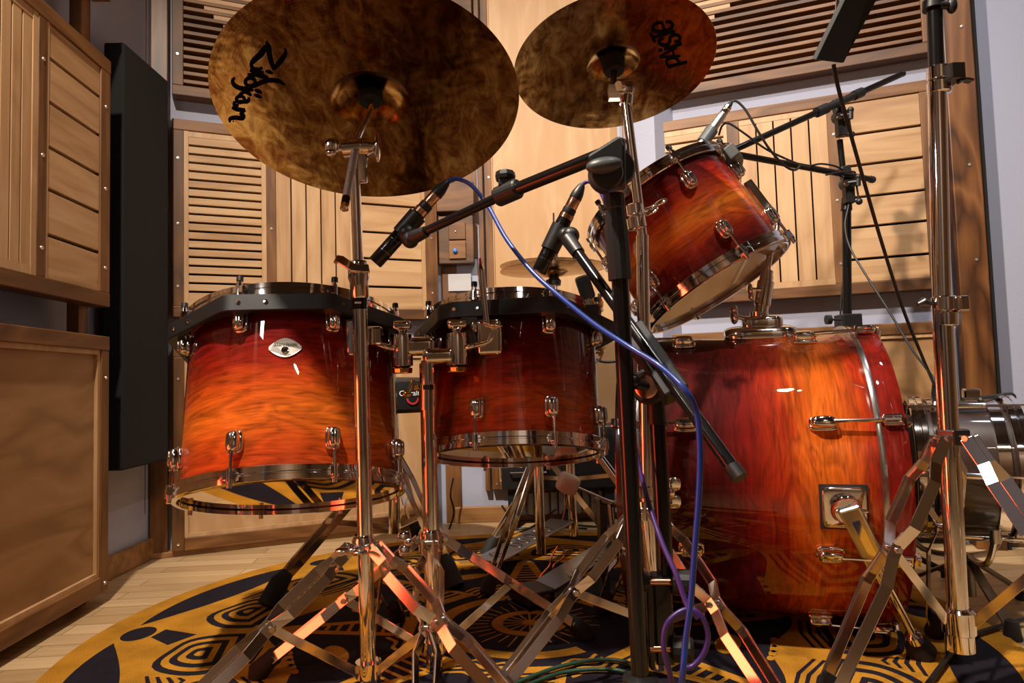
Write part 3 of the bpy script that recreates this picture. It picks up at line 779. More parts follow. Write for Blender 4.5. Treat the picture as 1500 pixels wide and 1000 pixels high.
m.lathe([(.0062, 0), (.0058, .0012), (.0040, .0014), (.0036, -.0012), (0, -.0012)], fr, 24); obj('vent_grommet', m, CHROME, bd)
for txt, size, w, sh in (('Starclassic', .0092, .0058, .35), ('PERFORMER', .0034, -.0128, 0)):
    vs, fs = text_geo(txt, size, sh); m = M(); m.add([bpt(v.x, v.y+w, .0026) for v in vs], fs); obj('badge_lettering', m, INK if size > .005 else STEEL_DARK, bd, smooth=False)

# rack tom
RTa = -V((-.461, .211, .862)).normalized()
RTH = .258
mt = tilt_frame((.4421, 1.44, .679), (-.461, .211, .862))
ph = drum_angle(mt, .170, .068, 1068, 345); print('rack lug angles', math.degrees(ph), math.degrees(drum_angle(mt, .17, .068, 961, 412)), math.degrees(drum_angle(mt, .17, RTH-.068, 1010, 262)))
tomR = drum('rack_tom', 'small tilted sunburst tom mounted over the bass drum', 'drum', mt, .160, RTH, 6, ph, lac3, botmat=HEAD_HAZY)
# rack tom: suspension bracket pieces on the side away from the hi-hat
def on_rt(a, z, r): return mt @ V((r*math.cos(a), r*math.sin(a), z))
# black bracket bit at the top hoop, chrome bracket on the side
# find the local angle for a pixel on the silhouette side (right)
def rt_angle(px, py, z):
    best = None
    for k in range(360):
        a = math.radians(k); q = on_rt(a, z, .165); v = q-CAM; w = v.dot(Fw); x = 750+FPX*v.dot(CR)/w; y = 500-FPX*v.dot(CU)/w
        e = (x-px)**2+(y-py)**2
        if best is None or e < best[0]: best = (e, a)
    return best[1]
ra = rt_angle(1090, 250, RTH-.03)
m = M()
for da in (-.30, -.15, 0, .15, .30):
    q = frame(on_rt(ra+da-.1, RTH-.036, .182), (on_rt(ra+da-.1, RTH-.036, 1)-on_rt(ra+da-.1, RTH-.036, 0)).normalized(), -RTa)
    m.box((0, 0, 0), (.030, .030, .022)); m.v[-8:] = [q @ v for v in m.v[-8:]]
obj('suspension_bracket', m, GREY_PLASTIC, tomR, smooth=False, bevel=.003)
m = M(); rb = rt_angle(1103, 292, .13)
for z0_, w_ in ((.115, .05), (.15, .035)):
    q = frame(on_rt(rb, z0_, .175), (on_rt(rb, z0_, 1)-on_rt(rb, z0_, 0)).normalized(), -RTa)
    m.box((0, 0, 0), (.03, w_, .02)); m.v[-8:] = [q @ v for v in m.v[-8:]]
obj('mount_bracket', m, CHROME, tomR, smooth=False, bevel=.004)

# ---- bass drum (axis lies left-right)
BA = math.radians(-15); bx = V((math.cos(BA), math.sin(BA), 0)); bn = V((math.sin(BA), -math.cos(BA), 0))
BL_ = .475; BRf = V((.71, 1.38, .3)); B0 = BRf-bx*BL_; BR_ = .277
bm = Matrix((bn, V((0, 0, -1)), bx)).transposed().to_4x4(); bm.translation = B0
bass = thing('bass_drum', 'large sunburst bass drum lying on its side at the right', 'drum', mat=bm)
lacB = lacquer('burst_lacquer_bass_lit', BL_, [(.0, (.02, .002, .002)), (.2, (.04, .002, .002)), (.38, (.07, .003, .003)), (.5, (.14, .006, .003)), (.6, (.30, .022, .004)), (.71, (.60, .125, .010)), (.79, (.56, .105, .008)), (.87, (.32, .025, .004)), (.96, (.11, .005, .003))])  # real burst, with the light falling on the right painted into the ramp
lacH = lacquer('burst_lacquer_hoop', .05, [(0, (.12, .005, .003)), (1, (.17, .008, .004))])
m = M(); s0, s1 = .030, BL_-.030
m.lathe([(BR_, s0), (BR_, s1), (BR_-.008, s1), (BR_-.008, s0)], None, 128, closed=True); m.mi = [0 if i % 4 == 0 else 1 for i in range(len(m.f))]
obj('shell', m, [lacB, WINNER], bass, local=True)
for nm, z0, flip in (('batter_hoop', 0, False), ('front_hoop', BL_-.044, True)):
    m = M(); m.lathe([(BR_+.002, z0), (BR_+.0125, z0), (BR_+.0135, z0+.002), (BR_+.0135, z0+.042), (BR_+.0125, z0+.044), (BR_+.002, z0+.044)], None, 128, closed=True)
    h = obj(nm, m, lacH if flip else MAROON, bass, local=True)
    zi = z0+.002 if flip else z0+.042
    m = M(); m.lathe([(BR_+.0139, zi-.0045), (BR_+.0143, zi-.002), (BR_+.0143, zi+.002), (BR_+.0139, zi+.0045)], None, 128); obj('silver_inlay', m, CHROME_SATIN, h, local=True, label='silver strip round the inner edge of the hoop')
m = M(); m.lathe([(0, .018), (BR_, .018)], None, 96); obj('batter_head', m, HEAD_COATED, bass, local=True)
m = M(); m.lathe([(BR_, BL_-.018), (0, BL_-.018)], None, 96); obj('front_head', m, simple('black_film', (.008, .008, .009), .25), bass, local=True)
def blug(m, z):
    m.ell((BR_+.010, 0, z), (.012, .0105, .020), e=.6, nu=20, nv=14); m.ell((BR_+.003, 0, z), (.005, .0135, .0225), e=.5, nu=20, nv=12)
def claw(m, z, s):
    m.box((BR_+.0185, 0, z), (.010, .020, .030)); m.box((BR_+.012, 0, z+s*.022), (.022, .017, .010)); m.tube([(BR_+.0225, 0, z-s*.018), (BR_+.0225, 0, z+s*.012)], .0065, 12)
first = {}
for side in (0, 1):
    zl = s0+.095 if side == 0 else s1-.095; zc = .020 if side == 0 else BL_-.020; s = -1 if side == 0 else 1
    m = M(); blug(m, zl); a = obj('lug', m, CHROME, bass, local=True, angle=60)
    m = M(); m.tube([(BR_+.0165, 0, zl), (BR_+.0205, 0, zc)], .0032, 10); b = obj('tension_rod', m, CHROME, a, local=True)
    m = M(); claw(m, zc, s); c = obj('claw_hook', m, CHROME, bass, local=True, bevel=.003, smooth=False)
    for k in range(8):
        rot = rz(-math.radians(23.5+45*k))
        if k == 0: a.matrix_local = rot; c.matrix_local = rot
        else: a2 = dup(a, rot); dup(b, Matrix(), a2); dup(c, rot)
def bass_pt(el, z, lift=0): return bm @ V(((BR_+lift)*math.cos(el), -(BR_+lift)*math.sin(el), z))
def bass_hit(px, py, R=BR_):   # where a pixel ray meets the shell -> (elevation, z)
    i = bm.inverted(); o = i @ CAM; d = (i.to_3x3() @ ray(px, py))
    A_ = d.x**2+d.y**2; B_ = o.x*d.x+o.y*d.y; C_ = o.x**2+o.y**2-R*R; D_2 = B_*B_-A_*C_
    t_ = (-B_-math.sqrt(max(D_2, 0)))/A_; q_ = o+d*t_
    return math.atan2(-q_.y, q_.x), q_.z
# tom mount plate on top with post
el = math.radians(84); zt = None
elq, zq = bass_hit(1120, 506)
zt = zq
topn = V((bn.x*math.cos(el), bn.y*math.cos(el), math.sin(el)))
O = bass_pt(el, zt, 0)
q = frame(O, topn, bx); q = Matrix((bx, topn.cross(bx), topn)).transposed().to_4x4(); q.translation = O
m = M(); m.ell((0, 0, .004), (.072, .052, .019), q, e=.5, nu=32, nv=12)
mp = obj('tom_mount_plate', m, CHROME, bass, angle=60)
m = M(); m.ell((.004, 0, .024), (.040, .030, .020), q, e=.45, nu=24, nv=12); m.tube([q @ V((.0, 0, .02)), q @ V((.0, 0, .052))], .0185, 20); obj('receiver_block', m, CHROME, mp, angle=60)
A = q @ V((-.024, -.01, .038)); B = q @ V((-.050, -.016, .044)); m = M(); m.tube([A, B], .0045, 12); m.ell(B, (.008, .012, .016), None); m.ell(B+V((0, 0, .014)), (.007, .010, .010)); obj('wing_screw', m, CHROME, mp)
# tom holder post + arm (its own thing)
hold = thing('tom_holder', 'chrome tom holder post rising from the bass drum to the rack tom', 'drum hardware', loc=q @ V((0, 0, .05)))
A = q @ V((0, 0, .03)); B = P(1123, 405, (q @ V((0, 0, .05))).y+.015)
m = M(); m.tube([A, B], .0135, 24); obj('post', m, CHROME, hold)
m = M(); u = (B-A).normalized(); m.tube([B-u*.065, B-u*.062, B-u*.012, B-u*.01], [.014, .0165, .0165, .014], 24); m.tube([B-u*.012, B+u*.012], .012, 20); cl = obj('clamp', m, CHROME, hold)
m = M(); m.tube([B-u*.03-CR*.012-V((0, .01, 0)), B-u*.03-CR*.032-V((0, .012, 0))], .004, 10); m.ell(B-u*.03-CR*.034-V((0, .012, 0)), (.005, .008, .013)); m.ell(B-u*.045-CR*.030-V((0, .012, 0)), (.005, .008, .010)); obj('wing_screw', m, CHROME, cl)
m = M(); E_ = on_rt(rb, .12, .178); m.tube(catmull([B, B+u*.05, (B+u*.09).lerp(E_, .5)+V((.03, .02, 0)), E_], 6), .0065, 12); obj('arm', m, CHROME, hold)
# spur
el_s, z_s = bass_hit(1236, 742)
O = bass_pt(el_s, z_s, 0); no = (bass_pt(el_s, z_s, 1)-O).normalized(); tn = bx.cross(no)
q = Matrix((bx, no.cross(bx), no)).transposed().to_4x4(); q.translation = O
sp = M(); sp.ell((0, 0, .002), (.034, .034, .008), q, e=.25, nu=32, nv=10); gasket = M(); gasket.box((0, 0, 0), (.074, .074, .004)); gasket.v = [q @ v for v in gasket.v]
br = obj('spur_bracket', sp, CHROME, bass, angle=50); obj('gasket', gasket, RUBBER, br, smooth=False)
m = M(); m.lathe([(.024, .004), (.024, .020), (.021, .024), (.019, .030), (0, .030)], q, 28); obj('spur_boss', m, CHROME, br)
foot = F(1352, 968); foot.z = .012
A = q @ V((.004, .0, .030)); knee = A.lerp(foot, .42)
m = M(); sd = bx; m.bar([A-(foot-A).normalized()*.012, knee], .034, .018, sd); s1_ = obj('spur', m, CHROME_SATIN, bass, smooth=False, bevel=.004)
m = M(); m.bar([A.lerp(knee, .12)+no*.0095, A.lerp(knee, .97)+no*.0095], .012, .003, sd); obj('slot', m, CHROME, s1_, smooth=False)
m = M(); u = (foot-A).normalized(); m.tube([knee-u*.02, foot-u*.035], .0062, 14); m.tube([knee-u*.02, knee+u*.012], .014, 16); obj('spur_rod', m, CHROME, s1_)
m = M(); m.tube([foot-u*.05, foot-u*.046, foot-u*.03, foot-u*.028, foot-u*.02], [.008, .013, .013, .011, .011], 20); obj('spur_nut', m, CHROME, s1_)
m = M(); m.tube([foot-u*.030, foot-u*.024, foot-u*.004, foot+V((0, 0, -.0025))], [.014, .020, .024, .020], 20); obj('rubber_foot', m, RUBBER, s1_)
m = M(); w = q @ V((.004, 0, .034)); fr = Matrix((bx, no.cross(bx), no)).transposed().to_4x4(); fr.translation = w
m.ell((-.010, .001, 0), (.014, .0045, .003), fr, e=.9); m.ell((.012, .002, 0), (.014, .0045, .003), fr, e=.9); m.ell((0, 0, .001), (.006, .006, .004), fr); obj('wing_bolt', m, CHROME, br)

# ---- snare drum behind the middle tom (on a stand of its own)
SN = V((.06, 1.80, .565)); lacS = lacquer('snare_lacquer', .14, [(0, DEEP), (1, MAR)])
snare = drum('snare_drum', 'snare drum with brass-coloured lugs half hidden behind the middle tom', 'drum', Matrix.Translation(SN), .172, .135, 8, .3, lacS)
for o in list(bpy.data.objects):
    if o.type == 'MESH' and (o.parent == snare or (o.parent and o.parent.parent == snare)) and o.name.split('.')[0] in ('lug', 'tension_rod', 'hoop_ear', 'top_hoop', 'bottom_hoop'):
        o.data.materials[0] = BRASS
# ---- small dark drum in front of the bass drum (speaker drum on a low stand)
SKa = V((math.cos(math.radians(-24)), math.sin(math.radians(-24)), 0)); SKR = .137; SKL = .19
SKc = P(1408, 683, 1.44); SK0 = SKc-SKa*SKL/2
sm = Matrix((V((SKa.y, -SKa.x, 0)), V((0, 0, -1)), SKa)).transposed().to_4x4(); sm.translation = SK0
lacK = simple('dark_brown_shell', (.035, .018, .014), .35, 0, coat=.8)
sub = thing('speaker_drum', 'small dark drum-shaped microphone lying in front of the bass drum at the right', 'microphone', mat=sm)
m = M(); m.lathe([(SKR, .01), (SKR, SKL-.01), (SKR-.006, SKL-.01), (SKR-.006, .01)], None, 80, closed=True); obj('shell', m, lacK, sub, local=True)
m = M(); m.lathe(hoop_prof(SKR, 0)[::-1], None, 80, closed=True); h1 = obj('hoop', m, CHROME, sub, local=True)
m = M(); m.lathe([(r, SKL-z) for r, z in hoop_prof(SKR, 0)], None, 80, closed=True); h2 = obj('hoop', m, CHROME, sub, local=True)
for h, zc in ((h1, .045), (h2, SKL-.045)):
    m = M(); m.lathe([(SKR+.002, zc-.010), (SKR+.006, zc-.010), (SKR+.006, zc+.010), (SKR+.002, zc+.010)], None, 80, closed=True); obj('steel_band', m, CHROME, sub, local=True)
for z in (.014, SKL-.014):
    m = M(); m.lathe([(0, z), (SKR, z)], None, 64); obj('mesh_screen', m, simple('black_mesh', (.008, .008, .008), .8), sub, local=True)
m = M(); m.tube([(SKR+.012, 0, -.004), (SKR+.012, 0, SKL+.004)], .003, 10); m.tube([(SKR+.012, 0, .06), (SKR+.012, 0, SKL-.06)], .007, 12); rd = obj('tension_rod', m, CHROME, sub, local=True)
rd.matrix_local = rz(0)
for k in range(1, 6): dup(rd, rz(k*math.pi/3))
m = M(); q = sm @ Matrix.Rotation(math.radians(-88), 4, 'Z'); m.box((SKR+.014, 0, .07), (.024, .034, .03)); m.box((SKR+.014, 0, .12), (.022, .03, .03)); m.v = [q @ v for v in m.v]; obj('socket_block', m, CHROME, sub, smooth=False, bevel=.004)
m = M(); tp = SKc+V((0, 0, SKR+.026)); hA = P(1432, 588, tp.y-.03); hB = P(1484, 581, tp.y-.02)
m.tube([hA-SKa*.03, hA], .004, 10); ar = obj('tilt_arm', m, CHROME, sub); m = M(); m.tube([hA, hA+(hB-hA)*.04, hB-(hB-hA)*.06, hB], [.007, .0105, .0105, .008], 16); obj('grip', m, BLACK_PLASTIC, sub)
# its low stand
ss = thing('drum_stand', 'low dark metal stand cradling the small drum at the right', 'stand', loc=(SKc.x, SKc.y, 0))
m = M(); zb_ = SKc.z-SKR-.012; m.tube([(SKc.x, SKc.y, .03), (SKc.x, SKc.y, zb_-.03)], .0125, 16); obj('pole', m, STEEL_DARK, ss)
for k in range(3):
    a = math.radians(-100+120*k); q = V((math.cos(a), math.sin(a), 0)); c_ = V((SKc.x, SKc.y, 0))
    m = M(); m.bar([c_+q*.015+V((0, 0, .10)), c_+q*.15+V((0, 0, .022))], .018, .006, q.cross(V((0, 0, 1)))); lg = obj('leg', m, STEEL_DARK, ss, smooth=False)
    m = M(); e = c_+q*.16; m.tube([e+V((0, 0, .034)), e+V((0, 0, ground(e.x, e.y)))], [.011, .016], 14); obj('rubber_foot', m, RUBBER, lg)
    m = M(); e = c_+q*.12+V((0, 0, zb_+.03)); m.tube(catmull([c_+V((0, 0, zb_-.035)), c_+q*.08+V((0, 0, zb_-.03)), e], 6), .006, 10); m.tube([e-V((0, 0, .01)), e+V((0, 0, .015))], .010, 12); obj('basket_arm', m, CHROME_SATIN, ss)
# ------------------------------------------------------------------ cymbals
CYM1 = cymbal_mat('bronze_dark', (.24, .105, .022), (.12, .036, .007), (.40, .22, .06))
CYM2 = cymbal_mat('bronze_olive', (.28, .15, .045), (.14, .06, .018), (.40, .25, .10))
def disc_frame(cx, cy, Y, ratio, nang):
    """disc facing the camera from below: ratio minor/major, nang = lean of its downward normal in the picture"""
    c = P(cx, cy, Y); v = (c-CAM).normalized(); up = (CU-v*CU.dot(v)).normalized(); rt = v.cross(up)
    s = math.sqrt(1-ratio**2); n = -v*ratio+rt*(s*math.sin(nang))-up*(s*math.cos(nang))
    return c, n.normalized()
def cym_z(r, R, rb, hb, bow):
    """height above the edge plane at radius r"""
    if r >= rb: return bow*(1-((r-rb)/(R-rb))**1.6)
    t = r/rb; return bow+hb*(math.sqrt(max(0, 1-.86*t*t))-math.sqrt(.14))/(1-math.sqrt(.14))
def cymbal(name, label, c, n, R, rb, hb, bow, mat, hole=True, flip=1, group=None):
    mt = frame(c, -n*flip, V((1, 0, 0)))
    t = thing(name, label, 'cymbal', mat=mt, group=group)
    rs = [.006]+[rb*k/12 for k in range(1, 12)]+[rb, rb*1.03]+[rb+(R-rb)*k/24 for k in range(1, 25)]
    z0 = cym_z(0, R, rb, hb, bow)*0
    prof = [(r, cym_z(r, R, rb, hb, bow)) for r in rs]
    th = .0013
    m = M(); m.lathe(prof+[(R+.0004, th*.5)]+[(r, z+th) for r, z in reversed(prof)], None, 144, closed=True)
    obj('bow', m, mat, t, local=True, angle=30)
    return t, mt
def cym_ink(t, mt, R, rb, hb, bow, strokes, name='printed_logo'):
    """strokes: lists of (px, py, width px) projected on the underside"""
    inv = mt.inverted(); m = M()
    def hit(px, py):
        d = ray(px, py); z = 0.0
        for _ in range(12):
            q = on_plane(px, py, mt @ V((0, 0, z)), mt.to_3x3() @ V((0, 0, 1))); l = inv @ q
            z = cym_z(math.hypot(l.x, l.y), R, rb, hb, bow)-.0006
        return mt @ V((l.x, l.y, z))
    for st in strokes:
        pts = []
        n = 8
        P3 = [V((a, b, w)) for a, b, w in st]
        cur = catmull(P3, n) if len(P3) > 2 else [P3[0].lerp(P3[1], k/6) for k in range(7)]
        L_, R_ = [], []
        for i in range(len(cur)):
            a = cur[max(i-1, 0)]; b = cur[min(i+1, len(cur)-1)]; d = V((b.x-a.x, b.y-a.y)); d.normalize(); nn = V((-d.y, d.x)); w = cur[i].z/2
            L_.append(hit(cur[i].x+nn.x*w, cur[i].y+nn.y*w)); R_.append(hit(cur[i].x-nn.x*w, cur[i].y-nn.y*w))
        b0 = len(m.v); m.v += L_+R_; k = len(L_)
        for i in range(k-1): m.f.append((b0+i, b0+i+1, b0+k+i+1, b0+k+i)); m.mi.append(0)
    return obj(name, m, INK, t, smooth=False)
c1_, n1_ = disc_frame(543, 158, 1.13, .675, math.radians(0.5))
S1 = dict(R=.252, rb=.066, hb=.024, bow=.016)
cy1, m1_ = cymbal('ride_cymbal', 'large dark bronze cymbal with brush script lettering, upper left', c1_, n1_, mat=CYM1, **S1)
sx = lambda L, ox=330, oy=50, k=6.67, g=1.2: [(ox+a/k, oy+b/k, max(w*g, 4)/k) for a, b, w in L]
circ = lambda x, y, rx, ry, w, a0=0, n=14: [(x+rx*math.cos(a0+2*math.pi*i/n), y+ry*math.sin(a0+2*math.pi*i/n), w) for i in range(n+1)]
script = [[(583, 140, 12), (590, 185, 30), (560, 240, 40), (520, 290, 42), (475, 347, 22)], [(475, 347, 26), (448, 270, 40), (430, 190, 44), (420, 130, 48), (400, 73, 14)],
 [(400, 120, 40), (350, 195, 50), (290, 248, 44), (255, 295, 32), (270, 332, 28), (325, 348, 28), (363, 328, 22)], [(240, 352, 26), (300, 372, 32), (355, 380, 30), (370, 366, 16)],
 [(218, 402, 26), (300, 400, 34), (370, 415, 36), (420, 430, 24)], [(392, 362, 12), (430, 372, 28), (465, 388, 12)], circ(245, 470, 48, 40, 30),
 [(215, 520, 30), (290, 502, 38), (370, 468, 36), (450, 452, 34), (530, 464, 32), (585, 500, 10)], [(94, 428, 16), (72, 455, 30), (85, 495, 34), (130, 525, 36), (200, 540, 38), (255, 545, 28), (268, 560, 20)],
 [(285, 546, 12), (320, 560, 30), (358, 577, 12)], [(280, 592, 12), (315, 605, 30), (352, 622, 12)], [(130, 608, 22), (180, 568, 30), (225, 576, 30), (252, 604, 20)],
 circ(148, 640, 40, 30, 26), [(232, 620, 20), (220, 655, 34), (170, 662, 30), (118, 660, 28)], [(95, 660, 26), (88, 690, 28), (130, 705, 28)], [(65, 718, 22), (120, 738, 34), (195, 742, 24)],
 [(195, 742, 24), (155, 778, 30), (180, 800, 30), (165, 826, 32), (100, 818, 34), (48, 830, 30), (45, 864, 14)], [(74, 852, 10), (84, 858, 10)]]
cym_ink(cy1, m1_, S1['R'], S1['rb'], S1['hb'], S1['bow'], [sx(s) for s in script])
c2_, n2_ = disc_frame(899, 100, 1.165, .62, math.radians(8))
S2 = dict(R=.1745, rb=.047, hb=.016, bow=.011)
cy2, m2_ = cymbal('crash_cymbal', 'smaller bronze cymbal with block lettering at top centre', c2_, n2_, mat=CYM2, **S2)
sp2 = lambda L: sx(L, 940, 20, 11.11, .9)
block = [[(425, 872, 62), (742, 788, 50)], [(440, 868, 50), (405, 800, 52), (425, 748, 52), (500, 722, 52), (570, 740, 52), (605, 800, 50), (612, 830, 50)],
 [(283, 708, 36), (570, 548, 52)], [(283, 716, 34), (632, 690, 44)], [(505, 590, 46), (525, 700, 46)], [(362, 588, 48), (655, 490, 58)], [(270, 602, 52), (338, 592, 52)],
 [(360, 400, 42), (300, 430, 58), (285, 480, 60), (340, 515, 62), (420, 510, 64), (455, 450, 64), (470, 385, 60), (545, 348, 58), (615, 375, 58), (610, 440, 55), (530, 465, 46)],
 [(143, 322, 52), (217, 472, 54)], [(190, 392, 52), (540, 288, 52)],
 [(385, 138, 44), (460, 140, 56), (500, 190, 60), (460, 260, 64), (370, 290, 66), (260, 300, 64), (185, 260, 60), (195, 200, 58), (260, 155, 58), (325, 150, 50)], [(325, 140, 50), (375, 290, 54)]]
cym_ink(cy2, m2_, S2['R'], S2['rb'], S2['hb'], S2['bow'], [sp2(s) for s in block])

# ------------------------------------------------------------------ stands
def tripod(parent, base, hub, r_out, z_top, low, z_low, angs, frac=.5, w=.011, gap=.021, mat=CHROME, double=True, foot_mat=RUBBER, radii=None):
    """folding legs from the sliding collar (hub, z_top) to the floor, braces back to the lower collar (low, z_low)"""
    for k, a in enumerate(angs):
        R = radii[k] if radii else r_out
        q = V((math.cos(a), math.sin(a), 0)); sd = V((-q.y, q.x, 0))
        A = V((hub.x, hub.y, z_top))+q*.022; B = V((base.x, base.y, .036))+q*(R-.02); u = (B-A).normalized()
        m = M(); mid = A.lerp(B, frac); nrm = u.cross(sd)
        up_ = nrm if nrm.z > 0 else -nrm; tw = sd+up_*(.42 if sd.dot(CAM-mid) > 0 else -.42)
        if double:
            for s in (-1, 1):
                pts = [A+sd*s*gap*.40, A.lerp(B, .10)+sd*s*gap*.42, A.lerp(B, .17)+sd*s*gap*.9, A.lerp(B, frac-.09)+sd*s*gap*.9, mid-u*.006+sd*s*gap*.34, mid+u*.012+sd*s*gap*.34,
                       A.lerp(B, frac+.13)+sd*s*gap*.75, A.lerp(B, .94)+sd*s*gap*.55, B+sd*s*gap*.3]
                m.bar(pts, .0032, w*1.35, tw)
        else: m.bar([A, B], w, .004, sd)
        lg = obj('leg', m, mat, parent, smooth=False, bevel=.0006)
        for t_ in (0.0, frac, .97):
            c = A.lerp(B, t_); m = M(); m.tube([c-sd*(gap*.62), c+sd*(gap*.62)], .0042, 12); obj('rivet', m, CHROME_SATIN, lg)
        m = M(); e = V((base.x, base.y, 0))+q*R
        m.tube([B-u*.035, B-u*.028, B-u*.018, B-u*.010, B, e+V((0, 0, .017)), e+V((0, 0, ground(e.x, e.y)))], [.010, .0125, .0115, .015, .0145, .0185, .017], 18); obj('rubber_foot', m, foot_mat, lg)
        C_ = V((low.x, low.y, z_low))+q*.020
        m = M(); m.bar([C_, mid], .0105, .0028, nrm if abs(nrm.dot((mid-C_).normalized())) < .9 else sd)
        # plate stands edge-on to its pivots: broad face towards the side direction
        m = M(); uu = (mid-C_).normalized(); br_n = uu.cross(sd); m.bar([C_, mid], .0028, .0135, tw); br = obj('brace', m, mat, parent, smooth=False, bevel=.0005)
def collar(parent, A, B, r, mat=CHROME, name='collar', h=None):
    m = M(); d = (B-A); m.lathe([(r-.003, 0), (r, .002), (r, d.length-.002), (r-.003, d.length)], frame(A, d), 24); return obj(name, m, mat, parent)
def wing(parent, O, dirv, up, L=.03, name='wing_nut'):
    dirv = dirv.normalized(); m = M(); m.tube([O, O+dirv*.014], .004, 12); fr = Matrix((up.normalized(), dirv.cross(up).normalized(), dirv)).transposed().to_4x4(); fr.translation = O+dirv*.018
    m.ell((L*.62, 0, .006), (L*.5, .0032, .0115), fr, e=.8); m.ell((-L*.62, 0, .006), (L*.5, .0032, .0115), fr, e=.8); m.ell((0, 0, 0), (L*.45, .0055, .008), fr); return obj(name, m, CHROME, parent, angle=60)
# --- stand of the large cymbal
Y1 = 1.12
s1t = P(519.5, 243, Y1); s1m = P(526, 418, Y1); s1b = P(540, 992, Y1); s1b.z = .012
cs1 = thing('cymbal_stand', 'chrome cymbal stand holding the large cymbal, its legs glowing red', 'stand', loc=(s1b.x, s1b.y, 0))
m = M(); m.tube([s1b, s1m], .0125, 28); obj('lower_tube', m, CHROME, cs1)
m = M(); m.tube([s1m, s1t], .0088, 24); obj('upper_tube', m, CHROME, cs1)
u = (s1t-s1m).normalized()
m = M(); m.lathe([(.0125, -.005), (.0150, 0), (.0150, .022), (.0175, .030), (.0175, .052), (.0155, .058), (.009, .058)], frame(s1m-u*.018, u), 28); cl = obj('clamp', m, CHROME, cs1)
m = M(); O = s1m+u*.030; m.bar([O+V((.020, -.008, -.004)), O+V((-.004, -.022, -.004)), O+V((-.024, -.020, .010)), O+V((-.034, -.016, .012))], .016, .0045, V((0, .5, 1))); obj('lever', m, CHROME, cl, smooth=True, bevel=.002, angle=50)
m = M(); m.tube([s1m-u*.040, s1m-u*.019], .0132, 28); bandm = obj('band', m, BLACK_METAL, cs1)
m = M()
for k in range(4): m.box(s1m-u*.030+V((-.0042+.0028*k, -.0131, 0)), (.0017, .0006, .0030))
obj('band_marking', m, WHITE_INK, bandm, smooth=False)
# tilter
T0 = s1t; px1 = lambda x, y, dy=0: P(x, y, Y1+dy)
tl = M(); a_, b_ = px1(503, 218), px1(541, 215)
tl.tube([a_, b_-CR*.012], .0145, 28); tl.tube([b_-CR*.012, b_-CR*.010], .0125, 28); tl.tube([b_-CR*.010, b_], .0142, 28); tl.tube([b_, b_+CR*.008], [.013, .009], 24)
tl.tube([T0-u*.005, px1(522, 222)], .0095, 20)
til = obj('tilter', tl, CHROME, cs1)
m = M(); m.bar([px1(530, 268), px1(529, 246), px1(531, 232), px1(528, 222)], .020, .010, CR); obj('tilter_yoke', m, CHROME, til, smooth=False, bevel=.003)
m = M(); m.tube([a_, a_-CR*.012], .0038, 12); m.ell(a_-CR*.018+V((0, -.004, .004)), (.0125, .004, .0135), None, e=.85); m.ell(a_-CR*.020+V((0, -.006, -.008)), (.009, .004, .006)); obj('wing_nut', m, CHROME, til, angle=60)
m = M(); m.tube([b_, b_+CR*.010], .0055, 12); m.ell(b_+CR*.014, (.0062, .011, .026), None, e=1.1); obj('wing_nut', m, CHROME, til, angle=60)
# boom rod through the tilter
bt = px1(504, 307, -.10); bu = px1(519, 226, -.018)
m = M(); dd = bt-bu; m.tube([bu-dd*.05, bu+dd*.36], .0066, 20); m.tube([bu+dd*.36, bu+dd*.38], .0058, 18); m.tube([bu+dd*.38, bu+dd*.80], .0064, 20); bo = obj('boom_rod', m, simple('knurled_chrome', (.68, .66, .65), .3, 1, bump=.6, bscale=1500), cs1)
m = M(); m.tube([bu+dd*.80, bu+dd*.92], .0066, 18); obj('boom_grip', m, BLACK_METAL, bo); m = M(); m.tube([bu+dd*.92, bu+dd*.985, bu+dd], [.0062, .0066, .004], 18); obj('boom_tip', m, CHROME, bo)
# cymbal seat: rod from tilter to the bell, felt, sleeve
nup = -n1_; bell = m1_ @ V((0, 0, cym_z(.012, **S1)))
R_top = bell+nup*.05; tb = px1(522, 206)
m = M(); m.tube([tb, bell-nup*.045, bell-nup*.02], .0052, 14); m.tube([bell-nup*.02, R_top], .0042, 12); rodo = obj('cymbal_rod', m, CHROME, cs1)
m = M(); m.lathe([(.004, -.026), (.019, -.026), (.021, -.022), (.021, -.012), (.017, -.008), (.004, -.002)], frame(bell, nup), 28); obj('felt', m, FELT_BLACK, rodo)
m = M(); m.lathe([(.004, .002), (.016, .003), (.016, .012), (.004, .013)], frame(bell, nup), 24); obj('top_felt', m, FELT_BLACK, rodo); wing(rodo, bell+nup*.018, nup, CR, .016)
z_c = P(533, 797, Y1); hub = V((z_c.x, z_c.y, 0)); zl_ = P(538, 979, Y1).z
m = M(); m.lathe([(.0125, 0), (.0185, .0), (.0185, .020), (.0145, .028), (.0125, .028)], frame(V((z_c.x, z_c.y, z_c.z-.012)), u), 28); hc = obj('leg_collar', m, CHROME, cs1)
for a in (180, -65, 60):
    m = M(); q = V((math.cos(math.radians(a)), math.sin(math.radians(a)), 0))
wing(hc, V((z_c.x-.006, z_c.y-.019, z_c.z)), V((-.15, -1, 0)), V((1, 0, -.12)), .022)
m = M(); lowc = V((s1b.x, s1b.y, zl_)); m.lathe([(.0125, -.012), (.0205, -.012), (.0205, .012), (.0125, .012)], Matrix.Translation(lowc), 24); obj('brace_collar', m, CHROME, cs1)
LEGMAT = simple('leg_chrome', (.86, .80, .77), .12, 1)
tripod(cs1, V((s1b.x, s1b.y, 0)), hub, .33, z_c.z, lowc, zl_, [math.radians(q) for q in (-34, 217, 92)], frac=.46, w=.0125, gap=.024, mat=LEGMAT)

